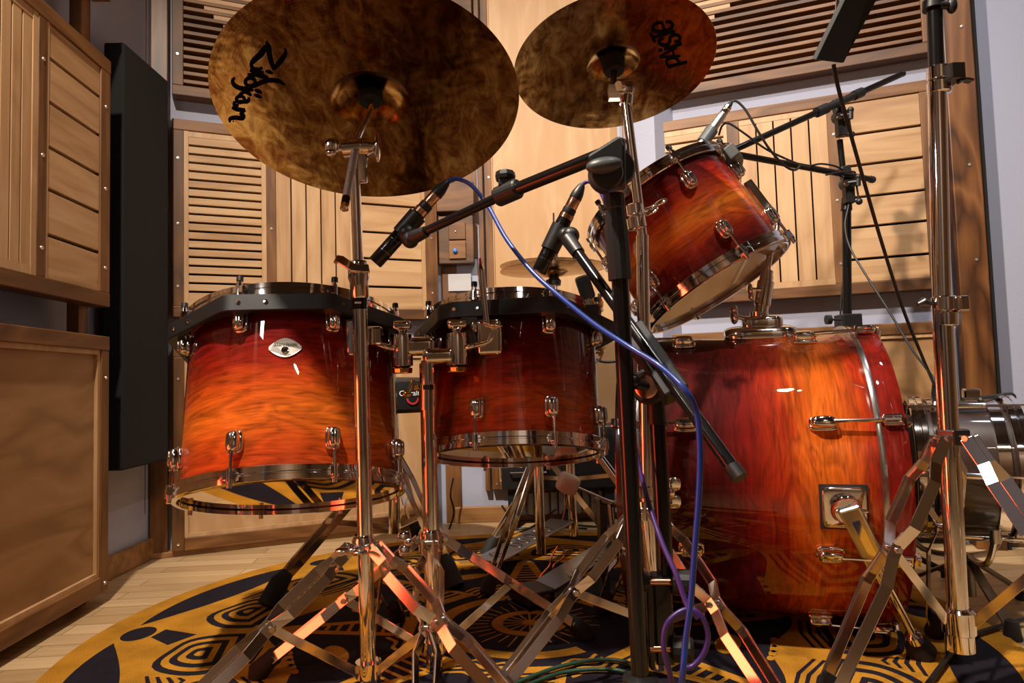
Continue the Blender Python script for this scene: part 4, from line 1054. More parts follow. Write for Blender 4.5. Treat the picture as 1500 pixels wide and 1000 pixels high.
# --- double tom stand
Y2 = 1.20
t_t = P(626, 532, Y2); t_b = P(636, 962, Y2); t_b.z = .010
ts = thing('tom_stand', 'chrome double tom stand between the two left toms', 'stand', loc=(t_b.x, t_b.y, 0))
m = M(); m.tube([t_b, t_t], .0142, 28); obj('lower_tube', m, CHROME, ts)
u = (t_t-t_b).normalized()
m = M(); m.tube([P(627, 600, Y2), P(627, 562, Y2)], .0162, 28); sl = obj('sleeve', m, CHROME, ts)
m = M()
for k in range(5): m.box(P(620.5+3.4*k, 567, Y2-.0163), (.0024, .0008, .0085))
obj('sleeve_marking', m, INK, sl, smooth=False)
m = M(); m.tube([P(626.5, 560, Y2), P(626, 528, Y2)], .0112, 24); obj('upper_tube', m, CHROME, ts)
m = M(); m.tube([P(614, 566, Y2-.01), P(606, 568, Y2-.01)], .006, 12); m.bar([P(606, 555, Y2-.012), P(600, 570, Y2-.014), P(594, 581, Y2-.014)], .014, .005, V((0, 1, 0))); m.ell(P(596, 577, Y2-.014), (.008, .004, .006)); obj('clamp_lever', m, BRASS, sl, bevel=.001)
def pxb(m, x0, y0, x1, y1, Y, dep):
    a = P(x0, y1, Y); b = P(x1, y0, Y); return m.box(((a+b)/2), (abs(b.x-a.x), dep, abs(b.z-a.z)))
m = M(); pxb(m, 620, 509, 668, 534, Y2, .036); pxb(m, 591, 493, 638, 522, Y2+.012, .030); hd = obj('holder_head', m, CHROME, ts, bevel=.0105)
def holder(parent, cx, cy, Y, s, h, knob_up):
    O = P(cx, cy, Y); m = M(); m.lathe([(.012, -h*.62), (.019*s, -h*.55), (.0185*s, h*.35), (.0165*s, h*.52), (.010, h*.56)], Matrix.Translation(O), 28)
    a = obj('rod_clamp', m, CHROME, parent)
    m = M(); w = O+V((0, 0, h*.56)); m.tube([w, w+V((0, 0, .010))], .010, 18); m.box(w+V((0, 0, .014)), (.034*s, .011, .016)); obj('wing_knob', m, CHROME, a, bevel=.005)
    m = M(); w = O-V((0, 0, h*.62)); m.tube([w, w-V((0, 0, .010))], [.0185*s, .0175*s], 8); obj('hex_nut', m, BRASS, a, smooth=False, bevel=.002)
    return a, O
hl, OL = holder(ts, 589, 512, Y2+.01, 1.0, .052, 1)
hr, OR_ = holder(ts, 670, 510, Y2, 1.0, .052, 1)
# L-rods into the brackets of the toms
m = M(); m.tube(catmull([OL+V((-.01, 0, .002)), P(566, 508, Y2), P(552, 503, Y2), P(541, 501, Y2-.005)], 6), .0055, 14); obj('rod', m, CHROME, ts)
YB = cyl_hit(MT, MR, 716, 493).y-.022
brk = P(716, 478, YB)
m = M(); m.tube(catmull([OR_+V((.01, 0, 0)), P(690, 507, Y2-.01), P(712, 501, YB), P(719, 494, YB), P(720, 480, YB)], 6), .0052, 14); obj('rod', m, CHROME, ts)
m = M(); m.tube([P(713, 475, YB-.012), P(704.5, 395, YB-.012)], .0062, 18); m.tube([P(704.5, 395, YB-.012), P(703.6, 387, YB-.012)], [.006, .003], 18); rr = obj('memory_rod', m, CHROME, ts)
m = M(); m.tube([P(703.6, 388, YB-.012), P(703, 378, YB-.012)], [.003, .0018], 12); obj('rod_tip', m, RED_INK, rr, label='red tip of the rod')
# bracket plates on the toms (parts of the drums)
m = M(); pxb(m, 699, 467, 735, 521, YB+.008, .020); bk = obj('mount_bracket', m, CHROME, tomM, bevel=.008)
m = M(); pxb(m, 697, 465, 738, 524, YB+.019, .006); obj('gasket', m, RUBBER, bk, smooth=False, bevel=.002)
wing(bk, P(722, 477, YB-.002), V((0, -1, 0)), V((1, 0, -.25)), .017)
m = M(); pxb(m, 676, 462, 700, 476, YB+.02, .012); m.bar([P(690, 478, YB+.02), P(696, 495, YB+.018), P(699, 515, YB+.016)], .012, .006, V((0, 1, 0))); obj('bracket_arm', m, GREY_PLASTIC, bk, smooth=False, bevel=.002)
YA = cyl_hit(LT, LR, 520, 495).y-.022
m = M(); pxb(m, 507, 466, 533, 523, YA+.012, .018); bk2 = obj('mount_bracket', m, CHROME, tomL, bevel=.007)
m = M(); pxb(m, 538, 478, 560, 506, 1.16, .02); obj('rod_socket', m, CHROME, tomL, smooth=False, bevel=.004)
m = M(); m.bar([P(489, 463, YA+.02), P(500, 474, YA+.018), P(504, 500, YA+.018), P(505, 528, YA+.018)], .018, .006, V((0, 1, 0))); obj('bracket_arm', m, BLACK_PLASTIC, bk2, smooth=False, bevel=.002)
z_c = P(631, 790, Y2); hub = V((z_c.x, z_c.y, 0)); zl_ = P(636, 945, Y2).z
m = M(); m.lathe([(.0142, -.018), (.021, -.018), (.021, .012), (.0175, .018), (.0142, .018)], Matrix.Translation(z_c), 28); hc = obj('leg_collar', m, CHROME, ts)
wing(hc, z_c+V((-.020, -.004, -.002)), V((-1, -.25, 0)), V((.1, -.3, -1)), .018)
lowc = V((t_b.x, t_b.y, zl_)); m = M(); m.lathe([(.0142, -.010), (.021, -.010), (.021, .010), (.0142, .010)], Matrix.Translation(lowc), 24); obj('brace_collar', m, CHROME, ts)
tripod(ts, V((t_b.x, t_b.y, 0)), hub, .30, z_c.z, lowc, zl_, [math.radians(q) for q in (25, 181, -86)], frac=.5, w=.0125, gap=.022, mat=LEGMAT)

# --- stand of the smaller cymbal
Y3 = 1.155
b3 = P(963, 945, Y3); b3.z = .02; p3 = [P(941, 345, Y3), P(947, 722, Y3)]
cs2 = thing('cymbal_stand', 'chrome cymbal stand holding the smaller cymbal behind the black microphone stand', 'stand', loc=(b3.x, b3.y, 0))
m = M(); m.tube([b3, p3[1]], .0135, 24); obj('lower_tube', m, CHROME, cs2)
m = M(); m.tube([p3[1], p3[0]], .0108, 24); obj('middle_tube', m, CHROME, cs2)
t3 = P(916.5, 150, Y3); m = M(); m.tube([p3[0], t3], .0085, 24); obj('upper_tube', m, CHROME, cs2)
u = (t3-p3[0]).normalized(); cA = P(930, 330, Y3)
collar(cs2, P(934, 336, Y3), P(931, 318, Y3), .0165); k_ = collar(cs2, P(931, 316, Y3), P(929, 299, Y3), .0145, name='clamp')
wing(k_, P(945, 308, Y3-.012), V((.6, -.8, 0)), V((.7, 0, .7)), .017)
k_ = collar(cs2, P(944, 728, Y3), P(943, 711, Y3), .0175, name='clamp'); wing(k_, P(966, 722, Y3), V((1, -.15, 0)), V((0, -.1, 1)), .024)
m = M(); tq = P(914, 130, Y3); m.tube([t3-u*.004, P(918.5, 141, Y3)], .0115, 20); m.ell(tq, (.017, .011, .015), None, e=.6); m.tube([tq-V((.012, .012, 0)), tq+V((.014, .012, .006))], .0085, 16); m.box(P(900, 136, Y3), (.02, .016, .024)); tl2 = obj('tilter', m, CHROME, cs2, angle=50)
nup = -n2_; bell = m2_ @ V((0, 0, cym_z(.01, **S2)))
m = M(); m.tube([P(899, 136, Y3), bell-nup*.03], .0055, 14); m.tube([bell-nup*.03, bell+nup*.04], .0042, 12); rodo = obj('cymbal_rod', m, STEEL_DARK, cs2)
m = M(); m.lathe([(.004, -.034), (.017, -.034), (.0195, -.028), (.0195, -.016), (.0215, -.013), (.0215, -.008), (.004, -.004)], frame(bell, nup), 28); obj('felt', m, FELT_BLACK, rodo)
m = M(); m.lathe([(.004, .003), (.015, .004), (.015, .012), (.004, .013)], frame(bell, nup), 24); obj('top_felt', m, FELT_BLACK, rodo); wing(rodo, bell+nup*.018, nup, CR, .014)
z_c = P(947, 745, Y3); lz = P(961, 905, Y3); hub = V((z_c.x, z_c.y, 0))
m = M(); m.lathe([(.0135, -.016), (.020, -.016), (.020, .014), (.0135, .016)], Matrix.Translation(z_c), 24); obj('leg_collar', m, CHROME, cs2)
m = M(); m.lathe([(.0135, -.012), (.020, -.012), (.020, .012), (.0135, .012)], Matrix.Translation(lz), 24); obj('brace_collar', m, CHROME, cs2)
tripod(cs2, V((b3.x, b3.y, 0)), hub, .31, z_c.z, lz, lz.z, [math.radians(q) for q in (203, -64, 100)], frac=.47, w=.0115, gap=.022, mat=LEGMAT)

# --- big stand on the right
Y4 = 1.05
b4 = P(1406, 946, Y4); k4 = P(1380, 455, Y4); t4 = P(1372, 120, Y4); e4 = P(1361, -260, Y4)
bs = thing('boom_stand', 'tall thick chrome stand with black upper tube at the right', 'stand', loc=(b4.x, b4.y, 0))
m = M(); m.tube([b4, k4], .0142, 32); obj('lower_tube', m, CHROME, bs)
m = M(); m.tube([k4, t4], .0130, 32); obj('middle_tube', m, CHROME, bs)
m = M(); m.tube([t4, e4], .0112, 28); obj('upper_tube', m, BLACK_METAL, bs)
k_ = collar(bs, P(1385, 478, Y4), P(1384, 457, Y4), .0175); k_ = collar(bs, P(1384, 456, Y4), P(1383, 434, Y4), .0185, name='clamp')
m = M(); pxb(m, 1398, 434, 1412, 457, Y4-.01, .03); obj('clamp_ear', m, CHROME, k_, smooth=False, bevel=.003)
m = M(); m.tube([P(1362, 446, Y4), P(1352, 443, Y4), P(1344, 446, Y4)], [.006, .0085, .004], 14); obj('clamp_screw', m, STEEL_DARK, k_)
k_ = collar(bs, P(1376, 138, Y4), P(1375, 120, Y4), .0172); k_ = collar(bs, P(1375, 119, Y4), P(1374, 98, Y4), .0165, name='clamp')
m = M(); pxb(m, 1384, 97, 1404, 121, Y4-.012, .034); m.bar([P(1404, 120, Y4-.02), P(1412, 117, Y4-.02), P(1424, 119, Y4-.02)], .014, .005, V((0, 1, 0))); obj('clamp_lever', m, STEEL_DARK, k_, smooth=False, bevel=.003)
m = M(); m.tube([P(1367, 14, Y4), P(1367, 2, Y4)], .0155, 20); m.tube([P(1376, 8, Y4-.01), P(1388, 8, Y4-.01)], .006, 12); m.ell(P(1394, 8, Y4-.01), (.008, .008, .013)); obj('knob', m, BLACK_PLASTIC, bs)
z_c = P(1396, 640, Y4); lz = P(1404, 908, Y4); hub = V((z_c.x, z_c.y, 0))
m = M(); m.lathe([(.0142, -.012), (.025, -.012), (.025, .012), (.0142, .012)], Matrix.Translation(z_c), 6); obj('leg_collar', m, STEEL_DARK, bs, smooth=False, bevel=.002)
m = M(); m.lathe([(.0142, -.018), (.0225, -.018), (.0225, .014), (.018, .018), (.0142, .018)], Matrix.Translation(lz), 28); m.lathe([(.0142, -.044), (.0195, -.044), (.0195, -.020), (.0142, -.020)], Matrix.Translation(lz), 28); obj('brace_collar', m, CHROME, bs)
base4 = V((b4.x, b4.y, 0))
tripod(bs, base4, hub, .26, z_c.z, lz, lz.z, [math.radians(q) for q in (193, -55, 66)], frac=.44, w=.0125, gap=.026, mat=LEGMAT, radii=(.255, .26, .26))

# ------------------------------------------------------------------ microphone stands
def boom_clutch(parent, O, axis, side, w=.034):
    pass
YM = .82
ms1 = thing('microphone_stand', 'tall black boom microphone stand in front of the bass drum', 'microphone stand', loc=P(938, 990, YM).xy.to_3d())
A0 = P(938, 992, YM); A1 = P(908, 405, YM); A2 = P(899, 285, YM)
m = M(); m.tube([A0, A1], .0104, 24); obj('lower_tube', m, BLACK_METAL, ms1)
u = (A2-A1).normalized(); Lg = (A2-A1).length
m = M(); m.lathe([(.0104, -.004), (.0142, -.004), (.0142, .055), (.0118, .082), (.0130, .084), (.0130, Lg), (.010, Lg)], frame(A1, u), 12); obj('grip', m, BLACK_PLASTIC, ms1, angle=25)
# clutch head
m = M(); fr_n = V((0, -1, 0)); pl = [P(x, y, YM-.026) for x, y in ((860, 226), (906, 197), (916, 203), (917, 268), (882, 268), (867, 252))]
m.prism(pl, V((.006, .034, 0))); hd = obj('clutch_block', m, BLACK_PLASTIC, ms1, smooth=False, bevel=.004)
m = M(); m.lathe([(.0065, 0), (.0078, .001), (.0078, .003), (.006, .004)], frame(P(911, 212, YM-.018), V((1, -.5, .2))), 20); obj('tube_end', m, CHROME_SATIN, hd)
m = M(); cc = P(895, 252, YM+.004); m.lathe([(.0, -.022), (.022, -.022), (.0235, -.018), (.0235, .02), (.02, .024), (0, .024)], frame(cc, V((.25, -1, 0))), 32); obj('clutch_disc', m, BLACK_PLASTIC, hd)
m = M(); ck = P(885, 242, YM-.040); fk = frame(ck, V((-.12, -.5, 1)), V((0, 1, .2))); m.ell((0, 0, 0), (.0215, .012, .0095), fk, e=.95, nu=28); obj('clutch_knob', m, GREY_PLASTIC, hd, angle=60)
m = M(); m.lathe([(0, 0), (.017, 0), (.0185, .003), (.0185, .016), (0, .018)], frame(P(890, 252, YM-.040), V((.1, 1, .15))), 28); obj('knob_base', m, BLACK_PLASTIC, hd)
# boom of stand one
b_a = P(916, 213, YM-.01); b_m = P(742, 283, .93); b_e = P(604, 348, 1.01)
dirb = (b_e-b_a).normalized()
m = M(); m.tube([b_a, b_m], .0090, 22); bo = obj('boom', m, BLACK_METAL, ms1)
m = M(); m.tube([b_m, b_e], .0068, 20); obj('boom_extension', m, BLACK_METAL, bo)
m = M(); m.tube([b_m-dirb*.022, b_m-dirb*.018, b_m+dirb*.014, b_m+dirb*.018], [.012, .0142, .0142, .012], 20); m.box(b_m+V((0, 0, .016)), (.022, .018, .016)); cl = obj('boom_clamp', m, BLACK_PLASTIC, bo, smooth=False, bevel=.002)
m = M(); kz = P(740, 259, .93); m.lathe([(.004, -.016), (.005, -.006), (.013, -.005), (.0145, 0), (.0135, .006), (.006, .008), (0, .008)], frame(kz, V((0, .1, 1))), 9); obj('boom_knob', m, BLACK_PLASTIC, cl, angle=20)
# tripod of stand one, below the picture's edge
hubz = A0.z
m = M(); m.lathe([(.0104, -.05), (.019, -.05), (.021, -.03), (.021, .0), (.0104, .004)], Matrix.Translation(A0), 20); obj('hub', m, BLACK_PLASTIC, ms1)
for k in range(3):
    a = math.radians(80+120*k); q = V((math.cos(a), math.sin(a), 0)); g = V((A0.x, A0.y, 0))
    m = M(); m.tube([g+q*.015+V((0, 0, hubz-.03)), g+q*.27+V((0, 0, .016))], .0075, 14); lg = obj('leg', m, BLACK_METAL, ms1)
    m = M(); e = g+q*.27+V((0, 0, .016)); d_ = V((q.x, q.y, -.35)).normalized(); m.tube([e-d_*.03, e+d_*.008], .0115, 14); obj('rubber_foot', m, RUBBER, lg)
def mic(name, label, tip, tail, clipf, style='black'):
    t = thing(name, label, 'microphone', loc=tail)
    d = tail-tip; L_ = d.length; f = frame(tip, d); k = L_
    if style == 'black':
        m = M(); m.lathe([(0, 0), (.0105, 0), (.0115, .002), (.0115, k*.36), (.011, k*.365), (.0115, k*.37), (.0115, k*.56), (.0108, k*.60), (.0108, k*.66)], f, 28); obj('body', m, BLACK_METAL, t)
        m = M(); m.lathe([(.0112, k*.605), (.0112, k*.655)], f, 28); obj('label_band', m, COPPER, t, label='pale printed band')
        m = M(); m.lathe([(.0116, k*.135), (.0116, k*.145)], f, 28); m.lathe([(.0116, k*.27), (.0116, k*.275)], f, 28); obj('ring', m, STEEL_DARK, t)
        m = M(); m.lathe([(.0098, k*.66), (.0104, k*.67), (.0104, k*.72), (.0092, k*.725)], f, 24); obj('connector_collar', m, BLACK_PLASTIC, t)
        m = M(); m.lathe([(.0088, k*.72), (.0094, k*.73), (.0094, k*.83), (.0088, k*.835)], f, 24); obj('connector_sleeve', m, COPPER, t)
        m = M(); m.lathe([(.0094, k*.832), (.0098, k*.84), (.0092, k*.90), (.0058, k*.98), (.004, k)], f, 24); obj('connector_boot', m, BLACK_PLASTIC, t)
    else:
        m = M(); m.lathe([(0, 0), (.0095, 0), (.0105, .002), (.0105, k*.70), (.0095, k*.72)], f, 28); obj('body', m, MIC_SILVER, t)
        m = M(); m.lathe([(.0085, k*.72), (.0092, k*.73), (.0092, k*.80), (.008, k*.81), (.0092, k*.82), (.0092, k*.88), (.007, k*.90)], f, 24); obj('connector_sleeve', m, CHROME, t)
        m = M(); m.lathe([(.0072, k*.88), (.006, k*.94), (.0035, k)], f, 24); obj('connector_boot', m, BLACK_PLASTIC, t)
    m = M(); cz = k*clipf; m.lathe([(.0122, cz-.022), (.0142, cz-.022), (.0150, cz+.018), (.0122, cz+.018)], f, 24, closed=True); obj('clip', m, GREY_PLASTIC if style != 'black' else BLACK_PLASTIC, t)
    return t
mc1 = mic('microphone', 'black stick microphone with a blue cable aimed at the left tom', P(549, 385, 1.035), P(656, 266, 1.035), .48)
m = M(); jA = P(596, 342, 1.025); m.ell(jA, (.014, .012, .014)); m.tube([b_e-dirb*.028, b_e+dirb*.006], [.0085, .0115], 16); m.ell(P(601, 351, 1.012), (.013, .012, .013)); obj('clip_joint', m, BLACK_PLASTIC, ms1, angle=60)

# second boom, clamped low on stand one
YN = .86
bb = thing('clamped_boom', 'second black boom arm clamped to the tall microphone stand', 'microphone stand', loc=P(975, 900, YN))
pB = [P(963, 612, YN), P(974, 830, YN), P(973, 850, YN), P(966, 872, YN)]
m = M(); m.tube(catmull(pB, 8), .0104, 22); obj('post', m, BLACK_METAL, bb)
m = M(); m.tube([P(962, 618, YN), P(960, 582, YN)], [.0125, .0115], 22); m.tube([P(963, 621, YN), P(963, 618, YN)], .0132, 20); obj('post_cap', m, BLACK_PLASTIC, bb)
m = M(); a_, b_ = P(955, 835, YN-.015), P(972, 975, YN-.015); m.box((P(967, 832, YN)+P(972, 976, YN))/2, (.022, .030, .105)); m.box((P(948, 832, YN)+P(950, 976, YN))/2, (.008, .036, .110)); bkt = obj('clamp_bracket', m, BLACK_METAL, bb, smooth=False, bevel=.002)
for y in (852, 950):
    m = M(); O = P(975, y, YN-.015); m.tube([P(945, y, YN-.015), P(992, y, YN-.015)], .0042, 12); obj('clamp_bolt', m, COPPER, bkt)
    m = M(); m.lathe([(.010, 0), (.0155, .002), (.0155, .022), (.012, .026), (0, .026)], frame(P(984, y, YN-.015), V((1, -.25, 0))), 14); obj('clamp_knob', m, BLACK_PLASTIC, bkt, angle=20)
    m = M(); m.lathe([(.008, 0), (.011, .002), (.011, .010), (0, .012)], frame(P(949, y, YN-.022), V((-1, -.2, 0))), 14); obj('clamp_nut', m, BLACK_PLASTIC, bkt, angle=20)
bA, bC, bD = P(1081, 696, .735), P(988, 572, .82), P(832, 350, .985)
db = (bD-bA).normalized()
m = M(); m.tube([bA, bD], .0078, 20); bm_ = obj('boom', m, BLACK_METAL, bb); m = M(); m.tube([bA-db*.004, bA+db*.012], .0090, 18); obj('end_cap', m, BLACK_PLASTIC, bm_)
cA_, cB_ = P(992, 580, .818), P(925, 482, .885)
m = M(); m.bar([cA_, cA_.lerp(cB_, .15), cA_.lerp(cB_, .5), cB_], .026, .032, V((0, -1, .25))); hd = obj('clutch_block', m, BLACK_PLASTIC, bb, smooth=False, bevel=.003)
m = M(); m.lathe([(.0, -.02), (.022, -.02), (.0225, .008), (.019, .012), (0, .012)], frame(P(952, 566, YN-.005), V((-.5, -1, 0))), 28); obj('clutch_disc', m, BLACK_PLASTIC, hd)
m = M(); m.lathe([(.0135, 0), (.0145, .001), (.0145, .004), (.012, .005)], frame(P(948, 566, YN-.022), V((-.5, -1, 0))), 24); obj('clutch_washer', m, COPPER, hd)
m = M(); m.tube([P(946, 566, YN-.026), P(930, 563, YN-.036)], .0058, 12); m.ell(P(928, 558, YN-.036), (.008, .008, .008)); m.tube([P(928, 566, YN-.036), P(928, 548, YN-.036)], .0045, 10); obj('clutch_handle', m, BLACK_PLASTIC, hd)
mc2 = mic('microphone', 'black stick microphone with a purple cable aimed at the middle tom', P(789, 398, 1.03), P(853, 270, 1.02), .40)
m = M(); m.ell(P(836, 345, .995), (.013, .013, .013)); m.tube([bD-db*.035, bD], [.0098, .0112], 16); m.ell(P(828, 345, 1.005), (.012, .012, .012)); obj('clip_joint', m, BLACK_PLASTIC, bb, angle=60)

# stand at the back right, two booms
YR_ = 1.74
rb_ = F(1244, 0) if False else P(1241, 478, YR_)
ms3 = thing('microphone_stand', 'black microphone stand with two booms behind the bass drum', 'microphone stand', loc=(rb_.x, rb_.y, 0))
m = M(); m.tube([V((rb_.x, rb_.y, .03)), P(1241, 470, YR_), P(1240, 305, YR_)], .0112, 20); obj('lower_tube', m, BLACK_METAL, ms3)
m = M(); m.tube([P(1240, 308, YR_), P(1240, 290, YR_)], [.014, .012], 16); obj('grip', m, BLACK_PLASTIC, ms3)
m = M(); m.tube([P(1240, 300, YR_), P(1230, 205, YR_)], .0078, 18); obj('upper_tube', m, BLACK_METAL, ms3)
m = M(); pxb(m, 1229, 460, 1256, 490, YR_-.01, .05); kb = obj('clamp_block', m, BLACK_PLASTIC, ms3, smooth=False, bevel=.003)
m = M(); m.tube([P(1232, 468, YR_-.02), P(1216, 468, YR_-.02)], .0028, 10); m.lathe([(.0, 0), (.012, 0), (.012, .012), (0, .012)], frame(P(1217, 468, YR_-.02), V((-1, 0, 0))), 14); obj('clamp_knob', m, BLACK_PLASTIC, kb)
for k in range(3):
    a = math.radians(90+120*k); q = V((math.cos(a), math.sin(a), 0)); g = V((rb_.x, rb_.y, 0)); m = M(); m.tube([g+q*.01+V((0, 0, .10)), g+q*.19+V((0, 0, .014))], .007, 12); lg = obj('leg', m, BLACK_METAL, ms3); m = M(); e = g+q*.19+V((0, 0, .014)); m.tube([e-q*.02, e+q*.012], .0115, 12); obj('rubber_foot', m, RUBBER, lg)
def clutch3(name, x, y, Y, handle):
    m = M(); m.lathe([(0, -.018), (.017, -.018), (.0175, .012), (0, .014)], frame(P(x, y, Y), V((0, -1, 0))), 24); m.bar([P(x-6, y-24, Y), P(x, y, Y), P(x+2, y+30, Y)], .024, .022, CR)
    h = obj(name, m, BLACK_PLASTIC, ms3, angle=30, bevel=.002)
    m = M(); m.lathe([(.006, 0), (.009, .002), (.007, .006), (0, .006)], frame(P(x-2, y, Y-.018), V((0, -1, 0))), 16); obj('bolt', m, CHROME_SATIN, h)
    m = M(); m.tube([P(x, y, Y-.02), P(x+14, y-2, Y-.03)], .005, 10); m.tube([P(x+15, y-7, Y-.03), P(x+15, y+4, Y-.03)], .0065, 12); m.ell(P(x+15, y-9, Y-.03), (.008, .008, .008)); m.tube([P(x+12, y, Y-.02), P(x+16, y+24, Y-.02)], .0025, 8); m.ell(P(x+16.5, y+27, Y-.02), (.0085, .0085, .0085)); obj('handle', m, BLACK_PLASTIC, h)
    return h
clutch3('clutch', 1231, 170, YR_-.01, 1); clutch3('clutch', 1242, 268, YR_-.015, 1)
m = M(); a_, b_ = P(1322, 108, YR_+.04), P(1070, 222, YR_-.16); m.tube([a_, b_], .0078, 16); bmo = obj('boom', m, BLACK_METAL, ms3)
m = M(); m.tube([a_.lerp(b_, .27), a_.lerp(b_, .52)], .0098, 16); m.tube([a_.lerp(b_, .26), a_.lerp(b_, .31)], .0125, 16); m.tube([a_.lerp(b_, .47), a_.lerp(b_, .53)], .0128, 16); obj('boom_sleeve', m, BLACK_PLASTIC, bmo); m = M(); m.ell(a_, (.0085, .0085, .0085)); obj('end_cap', m, BLACK_PLASTIC, bmo)
m = M(); b3a, b3b = P(1278, 263, YR_+.01), P(1072, 225, 1.545); m.tube([b3a, b3b], .0078, 16); bmo = obj('boom', m, BLACK_METAL, ms3)
m = M(); m.tube([b3a, b3a.lerp(b3b, .02)], .0092, 14); m.ell(b3a, (.009, .009, .009)); m.tube([b3b.lerp(b3a, .02), b3b], [.012, .013], 16); m.ell(P(1062, 222, 1.545), (.017, .015, .020), None, e=.8); obj('clip_joint', m, BLACK_PLASTIC, bmo)
mc3 = mic('microphone', 'slim silver microphone aimed at the top of the rack tom', P(1024, 216, 1.52), P(1072, 149, 1.54), .26, 'silver')

# small grey clip-on microphone on the middle tom's rim
cm = thing('clip_microphone', 'small dark clip-on microphone on the rim of the middle tom', 'microphone', loc=P(856, 440, 1.30))
m = M(); f = frame(P(857, 421, 1.30), V((-.35, -.3, 1)), V((1, 0, 0))); m.ell((0, 0, 0), (.017, .014, .023), f, e=.35, nu=24, nv=12); obj('body', m, simple('slate_plastic', (.03, .042, .06), .5), cm, angle=50)
m = M(); m.tube([P(860, 436, 1.30), P(862, 447, 1.30)], .010, 16); obj('base_ring', m, CHROME_SATIN, cm)
m = M(); pxb(m, 855, 446, 876, 462, 1.30, .02); m.bar([P(866, 455, 1.30), P(880, 470, 1.31), P(888, 500, 1.32)], .012, .006, V((0, 1, 0))); obj('clip', m, BLACK_PLASTIC, cm, smooth=False, bevel=.002)
# ------------------------------------------------------------------ hi-hat
HY = 2.08
hb = P(838, 790, HY); hbx = V((hb.x, hb.y, 0))
hx = P(811, 392, HY)
hs = thing('hi_hat_stand', 'chrome hi-hat stand with pedal at the back of the kit', 'stand', loc=(hx.x+.02, hx.y, 0))
hx0 = V((hx.x+.035, hx.y, 0))
m = M(); m.tube([hx0+V((0, 0, .03)), hx0+V((-.01, 0, .55))], .0135, 20); obj('lower_tube', m, CHROME, hs)
m = M(); m.tube([hx0+V((-.01, 0, .55)), V((hx.x, hx.y, .80))], .009, 18); m.tube([V((hx.x, hx.y, .78)), P(811, 312, HY)], .0034, 12); obj('pull_rod', m, CHROME, hs)
m = M(); m.lathe([(.004, 0), (.02, 0), (.022, .014), (.012, .028), (.004, .03)], Matrix.Translation(V((hx.x, hx.y, hx.z-.055))), 24); obj('seat_cup', m, BLACK_PLASTIC, hs)
m = M(); c = P(811, 372, HY); m.lathe([(.004, -.01), (.013, -.01), (.013, .008), (.004, .010)], Matrix.Translation(c), 20); m.tube([P(811, 350, HY), P(803, 349, HY)], .004, 10); obj('clutch', m, STEEL_DARK, hs)
CYMH = cymbal_mat('bronze_hihat', (.34, .20, .08), (.2, .1, .035), (.5, .34, .16))
SH = dict(R=.165, rb=.045, hb=.016, bow=.010)
def flat_cym(label, z, up, nm):
    mt = Matrix.Translation(V((hx.x, hx.y, z))) if up else Matrix.Translation(V((hx.x, hx.y, z))) @ Matrix.Rotation(math.pi, 4, 'X')
    t = thing(nm, label, 'cymbal', mat=mt @ Matrix.Rotation(.03, 4, 'Y'), group='hi-hat cymbals')
    rs = [.006]+[SH['rb']*k/8 for k in range(1, 9)]+[SH['rb']+(SH['R']-SH['rb'])*k/16 for k in range(1, 17)]
    prof = [(r, cym_z(r, **SH)) for r in rs]
    m = M(); m.lathe(prof+[(r, z_+.0012) for r, z_ in reversed(prof)], None, 96, closed=True); obj('bow', m, CYMH, t, local=True, angle=30)
flat_cym('upper hi-hat cymbal seen edge-on behind the middle tom', hx.z+.002, True, 'hi_hat_cymbal')
flat_cym('lower hi-hat cymbal, hanging under the upper one', hx.z-.004, False, 'hi_hat_cymbal')
for a in (205, -30, 90):
    a = math.radians(a); q = V((math.cos(a), math.sin(a), 0)); sd = V((-q.y, q.x, 0)); m = M(); A = hx0+q*.02+V((0, 0, .36)); B = hx0+q*.27+V((0, 0, .04))
    for s in (-1, 1): m.bar([A+sd*s*.006, A.lerp(B, .5)+sd*s*.012, B+sd*s*.008], .003, .015, sd)
    lg = obj('leg', m, LEGMAT, hs, smooth=False)
    m = M(); e = hx0+q*.285; e.z = ground(e.x, e.y); m.tube([B-(B-A).normalized()*.02, B, e], [.012, .018, .021], 16); obj('rubber_foot', m, RUBBER, lg)
    m = M(); m.bar([hx0+q*.015+V((0, 0, .20)), A.lerp(B, .45)], .003, .012, sd); obj('brace', m, LEGMAT, hs, smooth=False)
pa, pb = F(712, 822, .03), F(826, 790, .02); pb = P(824, 762, pb.y)
m = M(); d = (pb-pa).normalized(); sd = V((0, 0, 1)).cross(d).normalized(); m.bar([pa, pb], .085, .006, sd); bp_ = obj('foot_board', m, simple('pedal_alloy', (.35, .34, .34), .35, 1, bump=.1, bscale=80), hs, smooth=False, bevel=.003)
m = M(); nn = d.cross(sd)
if nn.z < 0: nn = -nn
for k, f_ in enumerate((.12, .35, .45, .55, .65, .75)):
    O = pa.lerp(pb, f_)+nn*.0034; m = M(); m.tube(catmull([O+sd*(.024*math.cos(t))+d*(.010*math.sin(t)) for t in [i*math.pi/4 for i in range(9)]], 3), .0016, 6); obj('tread_embossing', m, STEEL_DARK, bp_)
m = M(); e = V((pa.x, pa.y, .004)); m.box(e+d*.03*0, (.09, .085, .006)); obj('heel_plate', m, simple('heel_alloy', (.3, .3, .3), .4, 1), hs, smooth=False, bevel=.002)
m = M(); m.tube([pb, V((hx0.x, hx0.y, .2))], .003, 8); obj('pull_chain', m, STEEL_DARK, hs)

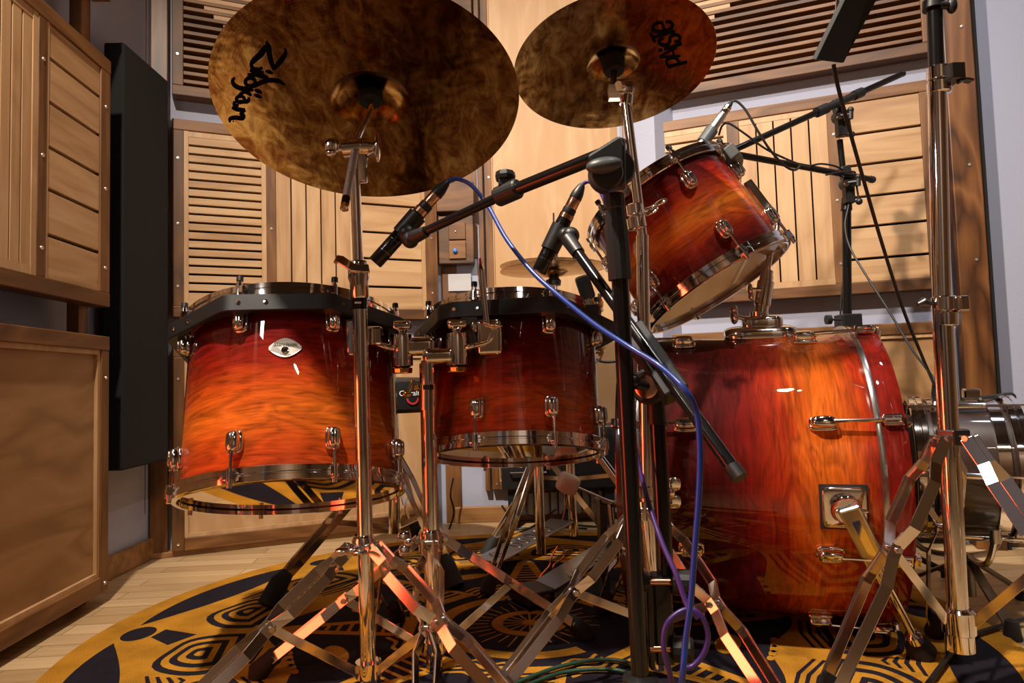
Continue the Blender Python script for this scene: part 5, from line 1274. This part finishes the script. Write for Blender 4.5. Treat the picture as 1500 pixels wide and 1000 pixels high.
# ------------------------------------------------------------------ snare stand
sn = thing('snare_stand', 'chrome snare stand partly hidden under the middle tom', 'stand', loc=(SN.x, SN.y, 0))
g = V((SN.x, SN.y, 0)); m = M(); m.tube([g+V((0, 0, .05)), g+V((0, 0, .44))], .0125, 18); obj('tube', m, CHROME, sn)
for k in range(3):
    a = math.radians(115+120*k); q = V((math.cos(a), math.sin(a), 0)); sd = V((-q.y, q.x, 0)); m = M(); A = g+q*.02+V((0, 0, .30)); B = g+q*.22+V((0, 0, .035))
    for s in (-1, 1): m.bar([A+sd*s*.006, A.lerp(B, .5)+sd*s*.012, B+sd*s*.008], .003, .014, sd)
    lg = obj('leg', m, LEGMAT, sn, smooth=False); m = M(); e = g+q*.235; e.z = ground(e.x, e.y); m.tube([B-q*.015+V((0, 0, .012)), B, e], [.011, .016, .019], 16); obj('rubber_foot', m, RUBBER, lg)
    m = M(); e = g+q*.182+V((0, 0, SN.z+.012)); m.bar([g+V((0, 0, .44)), g+q*.17+V((0, 0, SN.z-.016)), e], .016, .005, sd); obj('basket_arm', m, CHROME, sn, smooth=False)

# ------------------------------------------------------------------ throne
tc = V((-.33, 1.86, 0))
th = thing('drum_throne', 'black round drum throne behind the left tom', 'stool', loc=tc)
m = M(); zt0, zt1 = P(600, 605, 1.7).z, P(600, 554, 1.7).z
m.lathe([(0, zt0), (.165, zt0), (.178, zt0+.01), (.180, (zt0+zt1)/2), (.176, zt1-.008), (.160, zt1), (0, zt1+.006)], Matrix.Translation(tc), 64); seat = obj('seat', m, VINYL, th)
ta = math.atan2(P(604, 580, 1.7).y-tc.y, P(604, 580, 1.7).x-tc.x)
def seat_pt(u, w): a = ta+u/.18; return tc+V((.1815*math.cos(a), .1815*math.sin(a), (zt0+zt1)/2+w))
vs, fs = text_geo('Gibraltar', .0185); m = M(); m.add([seat_pt(v.x, v.y+.006) for v in vs], fs); obj('seat_lettering', m, WHITE_INK, seat, smooth=False)
m = M(); pts = [(.016*math.cos(t), .016*math.sin(t)-.006) for t in [math.pi*(1.0+i/12) for i in range(13)]]; pts2 = [(x*.72, (y+.006)*.72-.006) for x, y in pts]
b0 = len(m.v); m.v += [seat_pt(*p_) for p_ in pts]+[seat_pt(*p_) for p_ in pts2]; m.f += [(i, i+1, 13+i+1, 13+i) for i in range(12)]; m.mi += [0]*12; obj('seat_emblem', m, RED_INK, seat, smooth=False)
m = M(); m.tube([tc+V((0, 0, .10)), tc+V((0, 0, zt0))], .016, 20); obj('pole', m, CHROME, th)
f1, f2 = F(393, 893), F(666, 866); ctr = tc
for f_ in (f1, f2, tc+(tc-(f1+f2)/2)*1.05):
    q = V((f_.x-tc.x, f_.y-tc.y, 0)); Rr = q.length; q.normalize(); sd = V((-q.y, q.x, 0)); A = tc+q*.025+V((0, 0, .30)); B = tc+q*(Rr-.03)+V((0, 0, .055)); m = M()
    for s in (-1, 1): m.bar([A+sd*s*.008, A.lerp(B, .2)+sd*s*.015, A.lerp(B, .85)+sd*s*.015, B+sd*s*.010], .003, .018, sd)
    lg = obj('leg', m, LEGMAT, th, smooth=False)
    m = M(); m.tube([B+(A-B).normalized()*.025, B, tc+q*Rr+V((0, 0, ground((tc+q*Rr).x, (tc+q*Rr).y)))], [.015, .022, .026], 18); obj('rubber_foot', m, RUBBER, lg)
    m = M(); m.bar([tc+q*.02+V((0, 0, .12)), A.lerp(B, .55)], .003, .014, sd); obj('brace', m, LEGMAT, th, smooth=False)

# ------------------------------------------------------------------ bass drum pedal
pd = thing('bass_drum_pedal', 'black bass drum pedal with a white felt beater in front of the batter head', 'pedal', loc=F(840, 868))
O = F(757, 892); E = F(905, 858); d = (E-O); Lp = d.length; d.normalize(); sd = V((0, 0, 1)).cross(d).normalized()
m = M(); m.bar([O+V((0, 0, .006)), E+V((0, 0, .006))], .105, .008, sd); obj('base_plate', m, BLACK_METAL, pd, smooth=False, bevel=.002)
m = M(); m.bar([O+d*.005+V((0, 0, .026)), O+d*.075+V((0, 0, .026))], .088, .030, sd); hp = obj('heel_block', m, BLACK_PLASTIC, pd, smooth=False, bevel=.006)
m = M(); m.lathe([(.008, 0), (.009, .002), (.009, .005), (.004, .006), (0, .006)], frame(O+d*.05-sd*.044+V((0, 0, .026)), -sd if (-sd).y < 0 else sd), 16); obj('heel_bolt', m, COPPER, hp)
bA_ = O+d*.075+V((0, 0, .036)); bB_ = O+d*(Lp*.98)+V((0, 0, .10))
m = M(); m.bar([bA_, bB_], .085, .007, sd); fb = obj('foot_board', m, STEEL_DARK, pd, smooth=False, bevel=.002)
nn = (bB_-bA_).normalized().cross(sd); nn = nn if nn.z > 0 else -nn
m = M()
for k in range(12): c = bA_.lerp(bB_, .25+.06*k)+nn*.0042; m.bar([c-sd*.034, c+sd*.034+d*.016], .007, .0015, d)
obj('tread', m, CHROME_SATIN, fb, smooth=False)
m = M(); T_ = E+V((0, 0, .006))
for s in (-1, 1): m.bar([E+sd*s*.052+V((0, 0, .006)), E+sd*s*.052+V((0, 0, .20))], .014, .022, sd)
m.tube([E-sd*.07+V((0, 0, .195)), E+sd*.07+V((0, 0, .195))], .008, 14); obj('tower', m, STEEL_DARK, pd, smooth=False)
hv = P(832, 708, E.y-.02); ax_ = E+V((0, 0, .195)); m = M(); m.tube([ax_, hv], .0035, 12); bs_ = obj('beater_rod', m, CHROME, pd)
m = M(); q = frame(hv, (hv-ax_), V((0, 1, 0))); m.ell((0, 0, .0), (.024, .022, .025), q, e=.45, nu=24, nv=12); obj('beater', m, FELT_WHITE, bs_, angle=60)
m = M(); m.tube([bB_, ax_-V((0.012, 0, 0))], .006, 8); obj('chain', m, CHROME_SATIN, pd)
m = M()
for s in (-1, 1): m.tube(catmull([P(820+s*3, 800, E.y), P(817+s*9, 815, E.y), P(808+s*3, 828, E.y), P(801+s*10, 845, E.y), P(797+s*6, 858, E.y)], 6), .0022, 8)
obj('spring_frame', m, COPPER, pd)

# ------------------------------------------------------------------ flat black panel at the top right
YK = 1.0
t = thing('hanging_panel', 'flat black panel hanging down into the top of the picture at the right', 'panel', loc=P(1240, -200, YK))
m = M(); pl = [P(1195, 88, YK), P(1212, 95, YK+.03), P(1230, 95, YK+.03), P(1420, -260, YK+.05), P(1385, -260, YK)]
A, B_, C_, D4 = P(1196, 88, YK), P(1230, 95, YK+.02), P(1445, -260, YK+.02), P(1402, -260, YK)
# a slab: visible broad face, 4 mm deep
A, B_, C_, D4 = P(1196, 87, YK), P(1236, 92, YK+.06), P(1462, -340, YK+.06), P(1402, -340, YK)
nrm = (B_-A).cross(D4-A).normalized(); nrm = nrm if nrm.y > 0 else -nrm
m.prism([A, B_, C_, D4], nrm*.008); obj('plate', m, MATTE_BLACK, t, smooth=False, bevel=.001)
m = M(); cx_ = (C_+D4)/2; m.tube([cx_-nrm*-.01, P(1366, -330, Y4)], .008, 12); obj('support_arm', m, BLACK_METAL, t)
m = M(); m.tube([P(1228, 60, YK+.09), P(1246, -120, YK+.09)], .010, 14); m.tube([P(1246, -120, YK+.09), P(1330, -150, YK+.06)], .006, 10); obj('rod', m, CHROME, t)

# ------------------------------------------------------------------ cables
def cable(pts, r, mat, name, label, group=None, n=8):
    m = M(); m.tube(catmull(pts, n), r, 12); o = obj(name, m, mat, None); tag(o, label, 'cable', group); return o
cable([P(655, 267, 1.035), P(668, 262, 1.035), P(690, 271, 1.03), P(715, 302, 1.01), P(742, 350, .98), P(780, 398, .94), P(820, 434, .90), P(870, 474, .84), P(920, 507, .79), P(965, 535, .76), P(1000, 567, .728), P(1019, 600, .728), P(1025, 650, .728), P(1024, 720, .728), P(1018, 800, .728), P(1012, 880, .728), P(1004, 940, .728), P(998, 1010, .728), P(985, 1130, .80), F(960, 1240)+V((0, 0, .004))], .0033, CABLE_BLUE, 'microphone_cable', 'blue cable curving from the left microphone down past the black stand')
loop = [P(852, 271, 1.02), P(862, 266, 1.02), P(876, 275, 1.0), P(889, 305, .94), P(898, 360, .90), P(904, 440, .90), P(914, 540, .87), P(928, 640, .865), P(944, 715, .84), P(968, 790, .80), P(990, 840, .775), P(1006, 885, .76), P(1030, 905, .75), P(1036, 935, .75), P(1024, 965, .75), P(1004, 978, .75),
        P(985, 965, .757), P(972, 935, .76), P(978, 905, .765), P(1000, 894, .765), P(1015, 897, .76)]
loop = loop[:12]+[P(1017, 893, .752), P(1031, 908, .75), P(1037, 932, .75), P(1031, 957, .75), P(1015, 975, .75), P(1000, 978, .75)]
cable(loop, .0030, CABLE_PURPLE, 'microphone_cable', 'purple cable running from the middle microphone down beside the black stand')
cable([P(1022, 905, .748), P(1010, 893, .748), P(994, 897, .748), P(978, 912, .747), P(972, 935, .747), P(974, 960, .748), P(982, 990, .75), P(984, 1030, .76), P(975, 1130, .80), F(945, 1235)+V((0, 0, .004))], .0030, CABLE_PURPLE, 'microphone_cable', 'looped purple cable hanging by the two clamp knobs')
fz = lambda x, y: F(x, y)+V((0, 0, .014))
cable([fz(935, 998), fz(918, 982), fz(880, 978), fz(830, 986), fz(780, 1003), fz(700, 1040)], .0034, CABLE_GREEN, 'floor_cable', 'dark green cable on the rug, the one curving highest', 'green cables on the rug')
cable([fz(935, 1004), fz(905, 994), fz(860, 993), fz(815, 1000), fz(760, 1022)], .0034, CABLE_GREEN, 'floor_cable', 'dark green cable on the rug, lower of the two', 'green cables on the rug')
cable([P(1071, 150, 1.54), P(1078, 148, 1.54), P(1092, 161, 1.54), P(1112, 195, 1.54), P(1130, 222, 1.55), P(1150, 243, 1.57), P(1164, 249, 1.59), P(1172, 243, 1.6)], .0028, CABLE_BLACK, 'microphone_cable', 'black cable arching from the silver microphone to the boom')
cable([P(1053, 198, 1.545), P(1058, 184, 1.545), P(1068, 181, 1.545), P(1090, 195, 1.55), P(1120, 217, 1.56), P(1150, 232, 1.57), P(1178, 243, 1.63), P(1208, 252, 1.68), P(1230, 250, 1.70)], .0024, CABLE_BLACK, 'microphone_cable', 'thin black cable from beneath the silver microphone along the boom')
cable([P(1186, 243, 1.64), P(1205, 240, 1.67), P(1230, 246, 1.705), P(1246, 262, 1.72), P(1252, 252, 1.72), P(1232, 252, 1.69), P(1210, 256, 1.66)], .0024, CABLE_BLACK, 'cable_tie', 'black cable wound round the lower boom of the back stand')
cable([P(1221, 94, 1.02), P(1227, 125, 1.03), P(1243, 185, 1.07), P(1264, 260, 1.13), P(1290, 350, 1.2), P(1322, 450, 1.29), P(1350, 520, 1.36), P(1368, 562, 1.42)], .0030, CABLE_BLACK, 'microphone_cable', 'black cable dropping from the hanging panel to the small dark drum')
cable([P(1245, 262, 1.72), P(1243, 300, 1.72), P(1238, 330, 1.715), P(1245, 362, 1.70), P(1268, 402, 1.66), P(1300, 452, 1.59), P(1335, 510, 1.5), P(1366, 552, 1.43), P(1370, 566, 1.425)], .0026, CABLE_BLACK, 'microphone_cable', 'black cable from the back stand to the small dark drum')
cable([P(1240, 380, 1.755), P(1234, 420, 1.758), P(1231, 470, 1.76), P(1233, 520, 1.78)], .0024, CABLE_BLACK, 'microphone_cable', 'black cable running down the tube of the back stand')
cable([fz(1500, 918), fz(1460, 930), fz(1420, 945), fz(1390, 975), fz(1350, 1030)], .0045, CABLE_BLACK, 'floor_cable', 'thick black cable on the rug at the right edge')
cable([P(869, 525, 1.9), P(885, 530, 1.9), P(905, 529, 1.9), P(940, 525, 1.9)], .0035, CABLE_BLACK, 'wall_cable', 'black cable looping across the white wall behind the black stand')
for k, pts in enumerate([[(664, 700), (660, 725), (665, 750), (658, 775)], [(735, 740), (745, 752), (760, 748), (790, 760), (830, 768), (880, 772), (920, 768)], [(722, 792), (750, 785), (780, 772), (800, 757), (815, 745)], [(740, 770), (760, 776), (800, 772), (860, 775)]]):
    cable([P(x, y, 2.36-.03*k) if k == 0 else F(x, max(y, 764), .004)+V((0, 0, .002)) if y > 764 else P(x, y, 2.30) for x, y in pts], .0032, CABLE_BLACK, 'wall_cable', ['thin black cable hanging by the foot of the back wall', 'black cable loosely looped by the radiator', 'black cable lying behind the hi-hat pedal', 'black cable lying along the floor by the radiator'][k])
# plug standing on top of the small drum
m = M(); pz = P(1371, 590, 1.43); m.tube([P(1370, 562, 1.425), P(1371, 578, 1.43)], [.006, .009], 14); pl_ = thing('cable_plug', 'black and silver cable plug standing in the top of the small dark drum', 'plug', loc=pz)
obj('boot', m, BLACK_PLASTIC, pl_); m = M(); m.tube([P(1371, 577, 1.43), P(1371.5, 594, 1.43)], .0095, 18); obj('shell', m, CHROME_SATIN, pl_)

# ------------------------------------------------------------------ lamps
def lamp(name, loc, target, size, power, col, shape='DISK', sy=None, spread=None):
    l = bpy.data.lights.new(name, 'AREA'); l.shape = shape; l.size = size
    if sy: l.size_y = sy
    l.energy = power; l.color = col
    if spread: l.spread = math.radians(spread)
    o = bpy.data.objects.new(name, l); COL.objects.link(o); o.location = loc
    o.rotation_euler = (V(target)-V(loc)).to_track_quat('-Z', 'Y').to_euler(); return o
WARM = (1, .85, .69); NEUT = (1, .93, .85); COOL = (.80, .87, 1.0)
lamp('ceiling_or_fill_lamp', (-.62, .45, 2.40), (.25, 1.7, .6), .09, 33, WARM, spread=105)
lamp('ceiling_or_fill_lamp', (.58, .60, 2.42), (.80, 1.9, .8), .10, 8, NEUT, spread=95)
lamp('ceiling_or_fill_lamp', (.1, 1.45, 2.46), (.1, 2.5, .9), .25, 3, WARM, spread=100)  # added overhead fill for the back walls
lamp('wall_lamp', (-.80, .30, 1.33), (-.42, 1.15, .62), .075, 1.6, (1, .95, .9), 'RECTANGLE', .13)
lamp('stage_light', (-.86, .66, .28), (.1, .95, .2), .30, 1.35, (1, .085, .03), 'RECTANGLE', .46, spread=100)
lamp('ceiling_or_fill_lamp', (.5, -1.3, 2.42), (.4, -2.2, 1.0), .3, 15, WARM)  # added unseen light on the front wall, to brighten what the chrome reflects
lamp('wall_washer', (1.25, 1.2, 2.3), (1.5, 1.8, 1.1), .12, 1.4, COOL)
w = bpy.data.worlds.new('room_ambience'); w.use_nodes = True; w.node_tree.nodes['Background'].inputs[0].default_value = (.5, .4, .32, 1); w.node_tree.nodes['Background'].inputs[1].default_value = .02
bpy.context.scene.world = w

# ------------------------------------------------------------------ camera
cd_ = bpy.data.cameras.new('camera'); cd_.sensor_width = 36; cd_.lens = 36*FPX/1500; cd_.clip_start = .02
co = bpy.data.objects.new('camera', cd_); COL.objects.link(co)
rm = Matrix((CR, CU, -Fw)).transposed().to_4x4(); rm.translation = CAM; co.matrix_world = rm
sc = bpy.context.scene; sc.camera = co
sc.view_settings.view_transform = 'Standard'; sc.view_settings.look = 'None'; sc.view_settings.gamma = 1; sc.view_settings.use_curve_mapping = False
sc.view_settings.exposure = 0.12
sc.cycles.use_denoising = True
sc.cycles.max_bounces = 10; sc.cycles.glossy_bounces = 6; sc.cycles.diffuse_bounces = 4; sc.cycles.transparent_max_bounces = 8
sc.cycles.sample_clamp_indirect = 6.0
